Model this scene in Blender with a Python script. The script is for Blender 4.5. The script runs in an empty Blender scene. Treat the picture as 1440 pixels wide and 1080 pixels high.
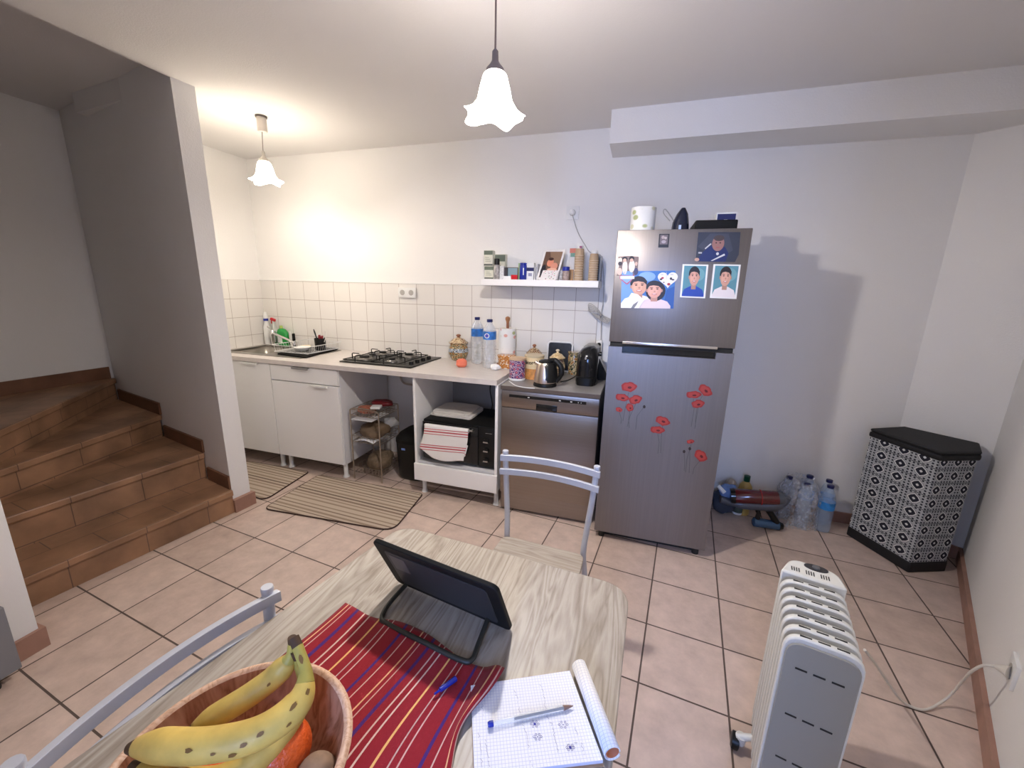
import bpy, bmesh, math, random
from mathutils import Vector, Matrix
random.seed(7)
R = math.radians
sc = bpy.context.scene
COL = sc.collection

# ------------------------------------------------------------------ camera
YAW, PITCH, ROLL, FPX = 0.29668547, -0.23318072, 0.02400352, 572.25
CAM = Vector((2.84174, -2.89737, 1.43001))
def _axes():
    cy, sy, cp, sp = math.cos(YAW), math.sin(YAW), math.cos(PITCH), math.sin(PITCH)
    f = Vector((-sy*cp, cy*cp, sp)); r = Vector((cy, sy, 0)); u = r.cross(f)
    c, s = math.cos(ROLL), math.sin(ROLL)
    return r*c + u*s, u*c - r*s, f
RI, UP, FW = _axes()
cam_data = bpy.data.cameras.new('camera'); cam_data.sensor_width = 36; cam_data.lens = FPX/1440*36
cam_data.clip_start = 0.02
camo = bpy.data.objects.new('camera', cam_data); COL.objects.link(camo)
camo.matrix_world = Matrix(((RI.x, UP.x, -FW.x, CAM.x), (RI.y, UP.y, -FW.y, CAM.y), (RI.z, UP.z, -FW.z, CAM.z), (0, 0, 0, 1)))
sc.camera = camo

# ------------------------------------------------------------------ world, exposure, daylight
w = bpy.data.worlds.new('world'); sc.world = w; w.use_nodes = True
w.node_tree.nodes['Background'].inputs[0].default_value = (0.42, 0.6, 1.0, 1)
w.node_tree.nodes['Background'].inputs[1].default_value = 1.0
vs = sc.view_settings
vs.view_transform = 'Standard'; vs.look = 'None'; vs.gamma = 1; vs.use_curve_mapping = False
vs.exposure = 0.74
ld = bpy.data.lights.new('window_daylight', 'AREA'); ld.shape = 'RECTANGLE'; ld.size = .42; ld.size_y = 1.25
ld.energy = 40; ld.color = (0.30, 0.48, 1.0)
lo = bpy.data.objects.new('window_daylight', ld); COL.objects.link(lo)
lo.location = (2.75, -4.72, 1.42); lo.rotation_euler = (R(90), 0, 0)   # faces +Y through the rear window
lo.rotation_euler = Vector((0, 1, 0)).to_track_quat('-Z', 'Z').to_euler()

LAMP1 = Vector((2.36, -1.573, 2.0)); LAMP2 = Vector((0.52, -0.70, 2.10))
CEIL = 2.416

# ------------------------------------------------------------------ helpers
def ray(x, y): return FW + RI*((x-720)/FPX) - UP*((y-540)/FPX)
def at(x, y, ax, v):
    i = 'xyz'.index(ax); d = ray(x, y); return CAM + d*((v-CAM[i])/d[i])
def vert(X, Y, x, y):
    d = ray(x, y); return CAM.z + d.z*math.hypot(X-CAM.x, Y-CAM.y)/math.hypot(d.x, d.y)
def base(px, py, z, r):
    P = at(px, py, 'z', z); d = Vector((P.x-CAM.x, P.y-CAM.y, 0)).normalized(); return P + d*r
def can(px, pb, pt, wpx, z):
    P = at(px, pb, 'z', z); dep = (P-CAM).dot(FW); r = wpx/2*dep/FPX
    c = base(px, pb, z, r*0.85); dep = (c-CAM).dot(FW); r = wpx/2*dep/FPX
    return c.x, c.y, r, vert(c.x, c.y, px, pt)-z

MATS = {}
def mat(name, color, rough=0.5, metal=0.0, noise=0.0, nscale=8, bump=0.0, bscale=60, trans=0.0, alpha=1.0, emit=None, estr=0, spec=0.5, coat=0.0, ior=1.45, aniso=0, stretch=None, sheen=0):
    if name in MATS: return MATS[name]
    m = bpy.data.materials.new(name); m.use_nodes = True; MATS[name] = m
    nt = m.node_tree; N = nt.nodes; L = nt.links; b = N['Principled BSDF']
    b.inputs['Base Color'].default_value = (*color, 1); b.inputs['Roughness'].default_value = rough
    b.inputs['Metallic'].default_value = metal; b.inputs['Transmission Weight'].default_value = trans
    b.inputs['Alpha'].default_value = alpha; b.inputs['Specular IOR Level'].default_value = spec
    b.inputs['Coat Weight'].default_value = coat; b.inputs['IOR'].default_value = ior
    b.inputs['Sheen Weight'].default_value = sheen; b.inputs['Anisotropic'].default_value = aniso
    if emit: b.inputs['Emission Color'].default_value = (*emit, 1); b.inputs['Emission Strength'].default_value = estr
    if noise or bump:
        tc = N.new('ShaderNodeTexCoord'); mp = N.new('ShaderNodeMapping'); L.new(tc.outputs['Object'], mp.inputs[0])
        if stretch: mp.inputs['Scale'].default_value = stretch
    if noise:
        n = N.new('ShaderNodeTexNoise'); n.inputs['Scale'].default_value = nscale; n.inputs['Detail'].default_value = 5
        L.new(mp.outputs[0], n.inputs['Vector'])
        r = N.new('ShaderNodeValToRGB')
        r.color_ramp.elements[0].position = 0.3; r.color_ramp.elements[1].position = 0.7
        r.color_ramp.elements[0].color = (*[c*(1-noise) for c in color], 1)
        r.color_ramp.elements[1].color = (*[min(1, c*(1+noise)) for c in color], 1)
        L.new(n.outputs['Fac'], r.inputs[0]); L.new(r.outputs[0], b.inputs['Base Color'])
    if bump:
        n = N.new('ShaderNodeTexNoise'); n.inputs['Scale'].default_value = bscale; n.inputs['Detail'].default_value = 3
        L.new(mp.outputs[0], n.inputs['Vector'])
        bp_ = N.new('ShaderNodeBump'); bp_.inputs['Strength'].default_value = bump; bp_.inputs['Distance'].default_value = 0.01
        L.new(n.outputs['Fac'], bp_.inputs['Height']); L.new(bp_.outputs[0], b.inputs['Normal'])
    return m

def tilemat(name, c1, c2, mortar, wd, ht, ms, rough, bump=0.3, noise=0.12, nscale=6, offset=0.0, coords='Object', spec=0.5, c3=None):
    m = bpy.data.materials.new(name); m.use_nodes = True; nt = m.node_tree; N = nt.nodes; L = nt.links; b = N['Principled BSDF']
    tc = N.new('ShaderNodeTexCoord'); br = N.new('ShaderNodeTexBrick')
    br.offset = offset; br.offset_frequency = 2; br.squash = 1
    br.inputs['Scale'].default_value = 1; br.inputs['Brick Width'].default_value = wd; br.inputs['Row Height'].default_value = ht
    br.inputs['Mortar Size'].default_value = ms; br.inputs['Mortar Smooth'].default_value = 0.15
    br.inputs['Color1'].default_value = (*c1, 1); br.inputs['Color2'].default_value = (*c2, 1); br.inputs['Mortar'].default_value = (*mortar, 1)
    L.new(tc.outputs[coords], br.inputs['Vector'])
    n = N.new('ShaderNodeTexNoise'); n.inputs['Scale'].default_value = nscale; n.inputs['Detail'].default_value = 6; n.inputs['Roughness'].default_value = 0.65
    L.new(tc.outputs[coords], n.inputs['Vector'])
    mr = N.new('ShaderNodeMapRange'); mr.inputs[1].default_value = 0.25; mr.inputs[2].default_value = 0.75
    mr.inputs[3].default_value = 1-noise; mr.inputs[4].default_value = 1+noise; L.new(n.outputs['Fac'], mr.inputs[0])
    mx = N.new('ShaderNodeMix'); mx.data_type = 'RGBA'; mx.blend_type = 'MULTIPLY'; mx.inputs[0].default_value = 1
    L.new(br.outputs['Color'], mx.inputs[6]); L.new(mr.outputs[0], mx.inputs[7]); L.new(mx.outputs[2], b.inputs['Base Color'])
    rr = N.new('ShaderNodeMapRange'); rr.inputs[3].default_value = rough; rr.inputs[4].default_value = 0.85
    L.new(br.outputs['Fac'], rr.inputs[0]); L.new(rr.outputs[0], b.inputs['Roughness'])
    inv = N.new('ShaderNodeMath'); inv.operation = 'SUBTRACT'; inv.inputs[0].default_value = 1; L.new(br.outputs['Fac'], inv.inputs[1])
    ad = N.new('ShaderNodeMath'); ad.operation = 'MULTIPLY_ADD'; ad.inputs[1].default_value = 0.15; L.new(n.outputs['Fac'], ad.inputs[0]); L.new(inv.outputs[0], ad.inputs[2])
    bp_ = N.new('ShaderNodeBump'); bp_.inputs['Strength'].default_value = bump; bp_.inputs['Distance'].default_value = 0.003
    L.new(ad.outputs[0], bp_.inputs['Height']); L.new(bp_.outputs[0], b.inputs['Normal'])
    b.inputs['Specular IOR Level'].default_value = spec
    return m

class MB:
    """collects shapes into ONE mesh"""
    def __init__(s): s.bm = bmesh.new(); s.mi = 0; s.mats = []
    def use(s, m):
        if m not in s.mats: s.mats.append(m)
        s.mi = s.mats.index(m); return s
    def _mark(s, n0):
        s.bm.faces.ensure_lookup_table()
        for f in s.bm.faces[n0:]: f.material_index = s.mi
    def box(s, x0, x1, y0, y1, z0, z1, M=None, bev=0):
        n0 = len(s.bm.faces)
        g = bmesh.ops.create_cube(s.bm, size=1)['verts']
        for v in g:
            v.co = Vector(((x0+x1)/2+v.co.x*(x1-x0), (y0+y1)/2+v.co.y*(y1-y0), (z0+z1)/2+v.co.z*(z1-z0)))
        if bev:
            es = list({e for v in g for e in v.link_edges})
            r = bmesh.ops.bevel(s.bm, geom=es, offset=bev, segments=2, profile=0.5, affect='EDGES')
            g = list({v for f in s.bm.faces[n0:] for v in f.verts})
        if M is not None: bmesh.ops.transform(s.bm, matrix=M, verts=g)
        s._mark(n0); return s
    def prism(s, poly, z0, z1, M=None):
        n0 = len(s.bm.faces); n = len(poly)
        z0s = z0 if hasattr(z0, '__len__') else [z0]*n; z1s = z1 if hasattr(z1, '__len__') else [z1]*n
        a = [s.bm.verts.new((p[0], p[1], z0s[i])) for i, p in enumerate(poly)]
        b = [s.bm.verts.new((p[0], p[1], z1s[i])) for i, p in enumerate(poly)]
        s.bm.faces.new(a[::-1]); s.bm.faces.new(b)
        for i in range(n): s.bm.faces.new((a[i], a[(i+1) % n], b[(i+1) % n], b[i]))
        if M is not None: bmesh.ops.transform(s.bm, matrix=M, verts=a+b)
        s._mark(n0); return s
    def tube(s, pts, r, seg=8, closed=False, caps=True):
        n0 = len(s.bm.faces); pts = [Vector(p) for p in pts]; n = len(pts)
        rs = r if hasattr(r, '__len__') else [r]*n
        rings = []; nrm = None
        for i, p in enumerate(pts):
            a = pts[(i-1) % n] if (closed or i > 0) else p; b = pts[(i+1) % n] if (closed or i < n-1) else p
            t = (b-a).normalized()
            if nrm is None: nrm = t.orthogonal().normalized()
            nrm = (nrm - t*nrm.dot(t))
            nrm = nrm.normalized() if nrm.length > 1e-6 else t.orthogonal().normalized()
            bi = t.cross(nrm)
            rings.append([s.bm.verts.new(p+(nrm*math.cos(2*math.pi*k/seg)+bi*math.sin(2*math.pi*k/seg))*rs[i]) for k in range(seg)])
        for i in range(n if closed else n-1):
            A, B = rings[i], rings[(i+1) % n]
            for k in range(seg): s.bm.faces.new((A[k], A[(k+1) % seg], B[(k+1) % seg], B[k]))
        if caps and not closed:
            s.bm.faces.new(rings[0][::-1]); s.bm.faces.new(rings[-1])
        s._mark(n0); return s
    def cyl(s, p0, p1, r, r2=None, seg=20): return s.tube([p0, p1], [r, r if r2 is None else r2], seg)
    def lathe(s, prof, cx=0, cy=0, cz=0, seg=28, M=None, fl=0, nf=0, caps=True):
        n0 = len(s.bm.faces); rings = []
        for (r, z) in prof:
            ring = []
            for k in range(seg):
                a = 2*math.pi*k/seg
                rr = r*(1+fl*math.cos(nf*a)) if nf and r > 0 else r
                v = Vector((rr*math.cos(a), rr*math.sin(a), z))
                if M is not None: v = M @ v
                ring.append(s.bm.verts.new(v+Vector((cx, cy, cz))))
            rings.append(ring)
        for A, B in zip(rings, rings[1:]):
            for k in range(seg): s.bm.faces.new((A[k], A[(k+1) % seg], B[(k+1) % seg], B[k]))
        if prof[0][0] > 1e-5 or True:
            pass
        if caps: s.bm.faces.new(rings[0][::-1]); s.bm.faces.new(rings[-1])
        s._mark(n0); return s
    def grid(s, fn, nu, nv, closed_u=False):
        n0 = len(s.bm.faces)
        V = [[s.bm.verts.new(fn(i/nu, j/nv)) for j in range(nv+1)] for i in range(nu+1)]
        for i in range(nu):
            for j in range(nv): s.bm.faces.new((V[i][j], V[i+1][j], V[i+1][j+1], V[i][j+1]))
        s._mark(n0); return s
    def face(s, pts):
        n0 = len(s.bm.faces); s.bm.faces.new([s.bm.verts.new(p) for p in pts]); s._mark(n0); return s
    def build(s, name, m=None, parent=None, smooth=True, bevel=0, solid=0, uv=None, origin=None, angle=40, subsurf=0, nomerge=False):
        bm = s.bm
        if not nomerge: bmesh.ops.remove_doubles(bm, verts=bm.verts, dist=1e-5)
        bmesh.ops.recalc_face_normals(bm, faces=bm.faces)
        if uv:
            lay = bm.loops.layers.uv.new('UVMap')
            for f in bm.faces:
                for l in f.loops: l[lay].uv = uv(l.vert.co, f.normal)
        if origin is not None:
            bmesh.ops.translate(bm, verts=bm.verts, vec=-Vector(origin))
        me = bpy.data.meshes.new(name); bm.to_mesh(me); bm.free()
        o = bpy.data.objects.new(name, me); COL.objects.link(o)
        if origin is not None: o.location = origin
        if s.mats:
            for q in s.mats: me.materials.append(q)
        elif m: me.materials.append(m)
        if smooth:
            for p in me.polygons: p.use_smooth = True
            me.set_sharp_from_angle(angle=R(angle))
        if parent:
            o.parent = parent; o.matrix_parent_inverse = parent.matrix_world.inverted() if parent.type != 'EMPTY' else Matrix.Translation(-parent.location) if parent.rotation_euler.z == 0 else (Matrix.Translation(parent.location) @ Matrix.Rotation(parent.rotation_euler.z, 4, 'Z')).inverted()
            if parent.type != 'EMPTY':
                # part of a part: the parent's world matrix is its accumulated translation
                T = Matrix.Translation(parent.get('_o', (0, 0, 0)))
                o.matrix_parent_inverse = T.inverted()
        if solid:
            q = o.modifiers.new('solid', 'SOLIDIFY'); q.thickness = solid; q.offset = 0
        if subsurf:
            q = o.modifiers.new('ss', 'SUBSURF'); q.levels = subsurf; q.render_levels = subsurf
        if bevel:
            q = o.modifiers.new('bevel', 'BEVEL'); q.width = bevel; q.segments = 2; q.limit_method = 'ANGLE'; q.angle_limit = R(40)
        return o

def tag(o, label=None, cat=None, group=None, kind=None):
    if label: o['label'] = label
    if cat: o['category'] = cat
    if group: o['group'] = group
    if kind: o['kind'] = kind
    return o
def thing(name, loc, label, cat, group=None):
    o = bpy.data.objects.new(name, None); COL.objects.link(o); o.location = loc; o.empty_display_size = 0.05
    return tag(o, label, cat, group)
def struct(o): o['kind'] = 'structure'; return o
def copy_tree(o, parent=None):
    c = o.copy(); COL.objects.link(c)
    if parent: c.parent = parent
    for ch in [q for q in list(COL.objects) if q.parent == o]: copy_tree(ch, c)
    return c
def text(name, s, size, M, m, parent=None, depth=0.0004, align='CENTER', bold=0):
    cu = bpy.data.curves.new(name, 'FONT'); cu.body = s; cu.size = size; cu.align_x = align; cu.align_y = 'CENTER'; cu.extrude = depth; cu.offset = bold
    t = bpy.data.objects.new(name, cu); COL.objects.link(t); bpy.context.view_layer.update()
    dg = bpy.context.evaluated_depsgraph_get(); me = bpy.data.meshes.new_from_object(t.evaluated_get(dg))
    bpy.data.objects.remove(t); me.transform(M); me.materials.clear(); me.materials.append(m)
    o = bpy.data.objects.new(name, me); COL.objects.link(o)
    if parent:
        o.parent = parent; o.matrix_parent_inverse = Matrix.Translation(-parent.location)
    return o
FACE_S = Matrix.Rotation(R(90), 4, 'X')      # text lying in XZ, facing -Y
def T(x, y, z): return Matrix.Translation((x, y, z))
def RZ(a): return Matrix.Rotation(R(a), 4, 'Z')
def RX(a): return Matrix.Rotation(R(a), 4, 'X')
def RY(a): return Matrix.Rotation(R(a), 4, 'Y')
def bez(pts, n=8):
    """Catmull-Rom through points"""
    P = [Vector(p) for p in pts]; P = [P[0]*2-P[1]] + P + [P[-1]*2-P[-2]]; out = []
    for i in range(1, len(P)-2):
        for k in range(n):
            t = k/n; a, b, c, d = P[i-1:i+3]
            out.append(0.5*((2*b)+(c-a)*t+(2*a-5*b+4*c-d)*t*t+(3*b-a-3*c+d)*t**3))
    out.append(P[-2]); return out
def rrect(x0, x1, y0, y1, r, n=5):
    out = []
    for cx, cy, a0 in ((x1-r, y1-r, 0), (x0+r, y1-r, 90), (x0+r, y0+r, 180), (x1-r, y0+r, 270)):
        for k in range(n+1):
            a = R(a0+90*k/n); out.append((cx+r*math.cos(a), cy+r*math.sin(a)))
    return out
def roundpoly(P, rad, n=5):
    out = []; N_ = len(P)
    for i in range(N_):
        p = Vector(P[i]); a = Vector(P[i-1]); b = Vector(P[(i+1) % N_])
        r = rad[i] if hasattr(rad, '__len__') else rad
        if r <= 0: out.append(tuple(p)); continue
        u = (a-p).normalized()*r; v = (b-p).normalized()*r
        for k in range(n+1):
            t = k/n; q = (p+u)*(1-t)**2+p*2*t*(1-t)+(p+v)*t*t; out.append(tuple(q))
    return out

# ------------------------------------------------------------------ materials
WALL = mat('wall_paint', (0.83, 0.82, 0.81), 0.75, bump=0.12, bscale=140, spec=0.3)
CEILM = mat('ceiling_paint', (0.78, 0.765, 0.755), 0.85, bump=0.08, bscale=160, spec=0.2)
WHITE = mat('white_lacquer', (0.88, 0.87, 0.865), 0.35)
WHITEP = mat('white_plastic', (0.8, 0.8, 0.79), 0.4)
EDGE = mat('white_melamine_inside', (0.72, 0.71, 0.72), 0.5)
DARKV = mat('dark_void', (0.02, 0.02, 0.02), 0.8)
BLACK = mat('black_plastic', (0.007, 0.007, 0.007), 0.35, spec=.35)
BLACKG = mat('black_gloss', (0.008, 0.008, 0.009), 0.12)
BLACKM = mat('black_matte', (0.006, 0.006, 0.006), 0.6, spec=.25)
RUBBER = mat('rubber', (0.02, 0.02, 0.02), 0.6)
STEEL = mat('brushed_steel', (0.36, 0.35, 0.36), 0.33, 1.0, noise=0.08, nscale=5, stretch=(2, 2, 60), bump=0.02, bscale=90)
FRIDGE = mat('fridge_steel', (0.235, 0.215, 0.21), 0.42, 0.85, noise=0.04, nscale=3, stretch=(40, 2, 1))
FRSIDE = mat('fridge_side_grey', (0.28, 0.28, 0.31), 0.5, 0.3)
DWST = mat('dishwasher_steel', (0.34, 0.30, 0.275), 0.36, 1.0, aniso=.85, noise=0.05, nscale=3, stretch=(1, 1, 50))
CHROME = mat('chrome', (0.8, 0.8, 0.8), 0.12, 1.0)
CHROMED = mat('dull_chrome', (0.5, 0.5, 0.5), 0.3, 1.0)
WORK = mat('worktop_laminate', (0.63, 0.58, 0.555), 0.32, noise=0.07, nscale=14, stretch=(1, 5, 1))
TERRA = tilemat('stair_terracotta', (0.155, 0.066, 0.032), (0.20, 0.09, 0.046), (0.26, 0.17, 0.12), 0.21, 0.6, 0.002, 0.38, 0.25, 0.3, 5)
SKIRT = mat('skirting_tile', (0.36, 0.20, 0.15), 0.45, noise=0.15, nscale=10)
CLEAR = mat('clear_plastic', (0.80, 0.84, 0.88), 0.08, alpha=.30, spec=.7)
WATER = mat('blue_bottle_plastic', (0.42, 0.56, 0.80), 0.08, alpha=.34, spec=.8)
WOODR = mat('red_brown_wood', (0.30, 0.12, 0.06), 0.45, noise=0.2, nscale=20)
BLUE = mat('blue_plastic', (0.01, 0.025, 0.30), 0.3)
DBLUE = mat('dark_blue_plastic', (0.01, 0.015, 0.10), 0.35)
RED = mat('red_plastic', (0.55, 0.01, 0.02), 0.3)
GREEN = mat('green_plastic', (0.02, 0.30, 0.06), 0.35)
PAPER = mat('white_paper', (0.82, 0.82, 0.84), 0.7)
CABLEG = mat('grey_cable', (0.45, 0.43, 0.41), 0.5)
def col(c, rough=0.5): return mat('c_%02x%02x%02x_%d' % (*[int(q*255) for q in c], int(rough*10)), c, rough)

# ------------------------------------------------------------------ setting
# floor: square tiles, grid turned by -6 degrees
FT = tilemat('floor_tile', (0.56, 0.435, 0.37), (0.64, 0.505, 0.435), (0.10, 0.07, 0.058), 0.30304, 0.30304, 0.0036, 0.27, 0.35, 0.17, 11)
Mf = T(3.3256, -1.0052, 0) @ RZ(-5.98)
b = MB(); inv = Mf.inverted()
b.face([inv @ Vector(p) for p in ((-2.2, -5.2, 0), (5.4, -5.2, 0), (5.4, 0.4, 0), (-2.2, 0.4, 0))])
fl = b.build('floor', FT, smooth=False); fl.matrix_world = Mf; struct(fl)

struct(MB().prism([(0.48, -5.2), (5.4, -5.2), (5.4, 0.3), (0.48, 0.3)], CEIL, CEIL+0.12).build('ceiling', CEILM, smooth=False))
struct(MB().prism([(-0.6, 0.3), (-0.6, -1.0), (0.48, -1.12), (0.48, 0.3)], CEIL, CEIL+0.12).build('ceiling', CEILM, smooth=False))
struct(MB().prism([(-1.3, -5.2), (0.48, -5.2), (0.48, -1.0), (-1.3, -0.7)], CEIL+0.11, CEIL+0.23).build('ceiling', CEILM, smooth=False))

W1 = (4.386, 0.0); W2 = (4.68, -0.232)
def rwx(y): return 4.582+(y+0.424)*0.513
struct(MB().box(-0.6, 4.5, 0, 0.15, 0, CEIL).build('wall_back', WALL, smooth=False))
struct(MB().prism([W1, W2, (4.85, -0.1), (4.5, 0.2)], 0, CEIL).build('wall_chamfer', WALL, smooth=False))
struct(MB().prism([W2, (rwx(-3.42), -3.42), (rwx(-3.42)+0.2, -3.42), (4.9, -0.232)], 0, CEIL).build('wall_right', WALL, smooth=False))
struct(MB().box(-0.56, -0.4055, -0.95, 0, 0, CEIL).build('wall_left', WALL, smooth=False))
# partition between stairs and kitchen (slightly skewed)
PA = Vector((0.49, -1.183)); PB = Vector((-1.05, -0.845)); n_ = Vector((0.012, 0.112))
struct(MB().prism([tuple(PA), tuple(PA+n_), tuple(PB+Vector((-.2, .145))), tuple(PB+Vector((-.2, .044)))], 0, CEIL+0.11).build('wall_partition', WALL, smooth=False))
struct(MB().box(-1.2, -1.05, -3.2, -0.7, 0, CEIL+0.12).build('wall_stairwell', WALL, smooth=False))
# low wall end beside the stairs, left of the picture
struct(MB().box(0.58, 0.70, -3.42, -2.17, 0, CEIL).build('wall_side', WALL, smooth=False))
struct(MB().box(-1.2, 0.58, -3.3, -3.2, 0, CEIL+0.12).build('wall_stairwell_rear', WALL, smooth=False))
# unseen rear wall and window; doorway and hall added to narrow the daylight beam
DX0, DX1, RRY = 2.52, 2.98, -3.42
b = MB()
b.box(0.58, DX0, RRY-.1, RRY, 0, CEIL).box(DX1, 3.35, RRY-.1, RRY, 0, CEIL).box(DX0, DX1, RRY-.1, RRY, 2.05, CEIL)
struct(b.build('wall_rear', WALL, smooth=False))
struct(MB().box(DX0-.1, DX0, -4.6, RRY-.1, 0, CEIL).build('wall_added_hall_left', WALL, smooth=False))
struct(MB().box(DX1, DX1+.1, -4.6, RRY-.1, 0, CEIL).build('wall_added_hall_right', WALL, smooth=False))
b = MB()
b.box(DX0-.1, DX1+.1, -4.7, -4.6, 0, .75).box(DX0-.1, DX1+.1, -4.7, -4.6, 2.1, CEIL).box(DX0-.1, DX0+.03, -4.7, -4.6, .75, 2.1).box(DX1-.03, DX1+.1, -4.7, -4.6, .75, 2.1)
struct(b.build('wall_added_hall_end', WALL, smooth=False))
b = MB()
for x0, x1, z0, z1 in ((DX0+.03, DX0+.07, .79, 2.06), (DX1-.07, DX1-.03, .79, 2.06), (DX0+.03, DX1-.03, .75, .79), (DX0+.03, DX1-.03, 2.06, 2.1)):
    b.box(x0, x1, -4.68, -4.63, z0, z1)
struct(b.build('window_1', WHITE, smooth=False))
b = MB(); b.box(DX0-.05, DX0, RRY-.11, RRY+.012, 0, 2.05).box(DX1, DX1+.05, RRY-.11, RRY+.012, 0, 2.05).box(DX0-.05, DX1+.05, RRY-.11, RRY+.012, 2.05, 2.1)
struct(b.build('trim_9', WHITE, smooth=False))
# beam along the back wall
struct(MB().prism([(2.587, 0.0), (2.587, -0.27), (4.70, -0.32), (4.70, -0.2), (4.386, 0)], 2.243, CEIL).build('trim_1', WALL, smooth=False))
# skirting tiles
bbh = 0.072
struct(MB().box(3.0, 4.38, -0.012, 0, 0, bbh).build('baseboard_back', SKIRT, smooth=False, bevel=.002))
cd = Vector((W2[0]-W1[0], W2[1]-W1[1])).normalized(); cn = Vector((cd.y, -cd.x))*0.012
struct(MB().prism([W1, W2, (W2[0]+cn.x, W2[1]+cn.y), (W1[0]+cn.x, W1[1]+cn.y)], 0, bbh).build('baseboard_chamfer', SKIRT, smooth=False))
struct(MB().prism([W2, (rwx(-3.42), -3.42), (rwx(-3.42)-.014, -3.413), (W2[0]-.014, W2[1]+.007)], 0, bbh).build('baseboard_right', SKIRT, smooth=False))
struct(MB().prism([(.49, -1.19), (.518, -1.195), (.53, -1.06), (.49, -1.06)], 0, 0.085).build('baseboard_partition', SKIRT, smooth=False))
struct(MB().prism([(.70, -3.42), (.715, -3.42), (.715, -2.155), (.58, -2.155), (.58, -2.1695), (.70, -2.1695)], 0, 0.085).build('baseboard_side', SKIRT, smooth=False))

# wall tiles (15 cm) behind the worktop
WT = tilemat('wall_tile', (0.78, 0.755, 0.72), (0.80, 0.775, 0.745), (0.36, 0.30, 0.27), 0.156, 0.156, 0.0017, 0.15, 0.3, 0.012, 4)
M1 = T(0.2227-0.156*4, -0.006, 1.2824) @ RX(90)
b = MB(); iv = M1.inverted()
b.box(-0.4055, 2.565, -0.006, 0, 0.80, 1.438, M=iv)
o = b.build('backsplash_tiles', WT, smooth=False); o.matrix_world = M1; struct(o); o.name = 'wall_back_tiles'
M2 = T(-0.4, -0.159, 1.2824) @ RZ(90) @ RX(90)
b = MB(); iv = M2.inverted()
b.box(-0.4055, -0.3995, -0.93, -0.006, 0.80, 1.438, M=iv)
o = b.build('wall_left_tiles', WT, smooth=False); o.matrix_world = M2; struct(o)
struct(MB().box(-.4055, 2.565, -.010, 0, 1.438, 1.446).build('trim_2', WHITEP, smooth=False))

# ------------------------------------------------------------------ staircase (winding, terracotta)
NZ = [0.157, 0.34, 0.50, 0.67]
def pl(x): return -1.183-(x-0.49)*0.2195      # partition face line
N_R = [(.518, pl(.518)), (.226, pl(.226)), (-.31, pl(-.31)), (-1.01, pl(-1.01))]
N_L = [(.395, -2.12), (.125, -2.02), (-.06, -1.98), (-.14, -1.86)]
st = thing('staircase', (0.0, -1.6, 0), 'brown terracotta tiled winding staircase between the partition and the left wall', 'staircase')
far = [(-1.05, -0.845), (-1.05, -3.2), (.575, -3.2)]
NEW = (.575, -2.16)
for k in range(4):
    a, c = N_R[k], N_L[k]
    d = (Vector(c)-Vector(a)).normalized(); ext = Vector(c)
    poly = [a, tuple(ext)] + [NEW, (.575, -3.19), (-1.045, -3.19), (-1.045, pl(-1.045)-.004)]
    a = (a[0], a[1]-.003); poly[0] = a
    nrm = Vector((d.y, -d.x)); nrm = nrm if nrm.x > 0 else -nrm
    rp = [(a[0]-nrm.x*0.018, a[1]-nrm.y*.018), (ext.x-nrm.x*.018, ext.y-nrm.y*.018)] + poly[2:]
    z0 = 0 if k == 0 else NZ[k-1]
    ang = math.degrees(math.atan2(d.y, d.x))
    o = MB().prism(rp, z0, NZ[k]-0.04).build('riser', None, st, smooth=False)
    o.data.materials.append(TERRA)
    o = MB().prism(poly, NZ[k]-0.04, NZ[k]).build('tread', TERRA, st, smooth=False, bevel=0.008)
# orient tile joints: use a box-projected material driven by generated world coords
def stair_mat():
    m = bpy.data.materials.new('stair_tile'); m.use_nodes = True; nt = m.node_tree; N = nt.nodes; L = nt.links; b = N['Principled BSDF']
    uv = N.new('ShaderNodeUVMap'); uv.uv_map = 'UVMap'
    br = N.new('ShaderNodeTexBrick'); br.offset = 0.5; br.inputs['Scale'].default_value = 1
    br.inputs['Brick Width'].default_value = 0.30; br.inputs['Row Height'].default_value = 0.17
    br.inputs['Mortar Size'].default_value = 0.0022; br.inputs['Mortar Smooth'].default_value = .1
    br.inputs['Color1'].default_value = (0.285, 0.155, 0.085, 1); br.inputs['Color2'].default_value = (0.35, 0.20, 0.115, 1)
    br.inputs['Mortar'].default_value = (0.14, 0.08, 0.055, 1)
    L.new(uv.outputs[0], br.inputs['Vector'])
    tc = N.new('ShaderNodeTexCoord'); n = N.new('ShaderNodeTexNoise'); n.inputs['Scale'].default_value = 5; n.inputs['Detail'].default_value = 6
    L.new(tc.outputs['Object'], n.inputs['Vector'])
    r = N.new('ShaderNodeMapRange'); r.inputs[1].default_value = .3; r.inputs[2].default_value = .7; r.inputs[3].default_value = .65; r.inputs[4].default_value = 1.35
    L.new(n.outputs['Fac'], r.inputs[0])
    mx = N.new('ShaderNodeMix'); mx.data_type = 'RGBA'; mx.blend_type = 'MULTIPLY'; mx.inputs[0].default_value = 1
    L.new(br.outputs['Color'], mx.inputs[6]); L.new(r.outputs[0], mx.inputs[7]); L.new(mx.outputs[2], b.inputs['Base Color'])
    b.inputs['Roughness'].default_value = 0.42
    bp_ = N.new('ShaderNodeBump'); bp_.inputs['Strength'].default_value = .3; bp_.inputs['Distance'].default_value = .003; bp_.invert = True
    L.new(br.outputs['Fac'], bp_.inputs['Height']); L.new(bp_.outputs[0], b.inputs['Normal'])
    return m
STM = stair_mat()
ks = {'tread': 0, 'riser': 0}
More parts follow.
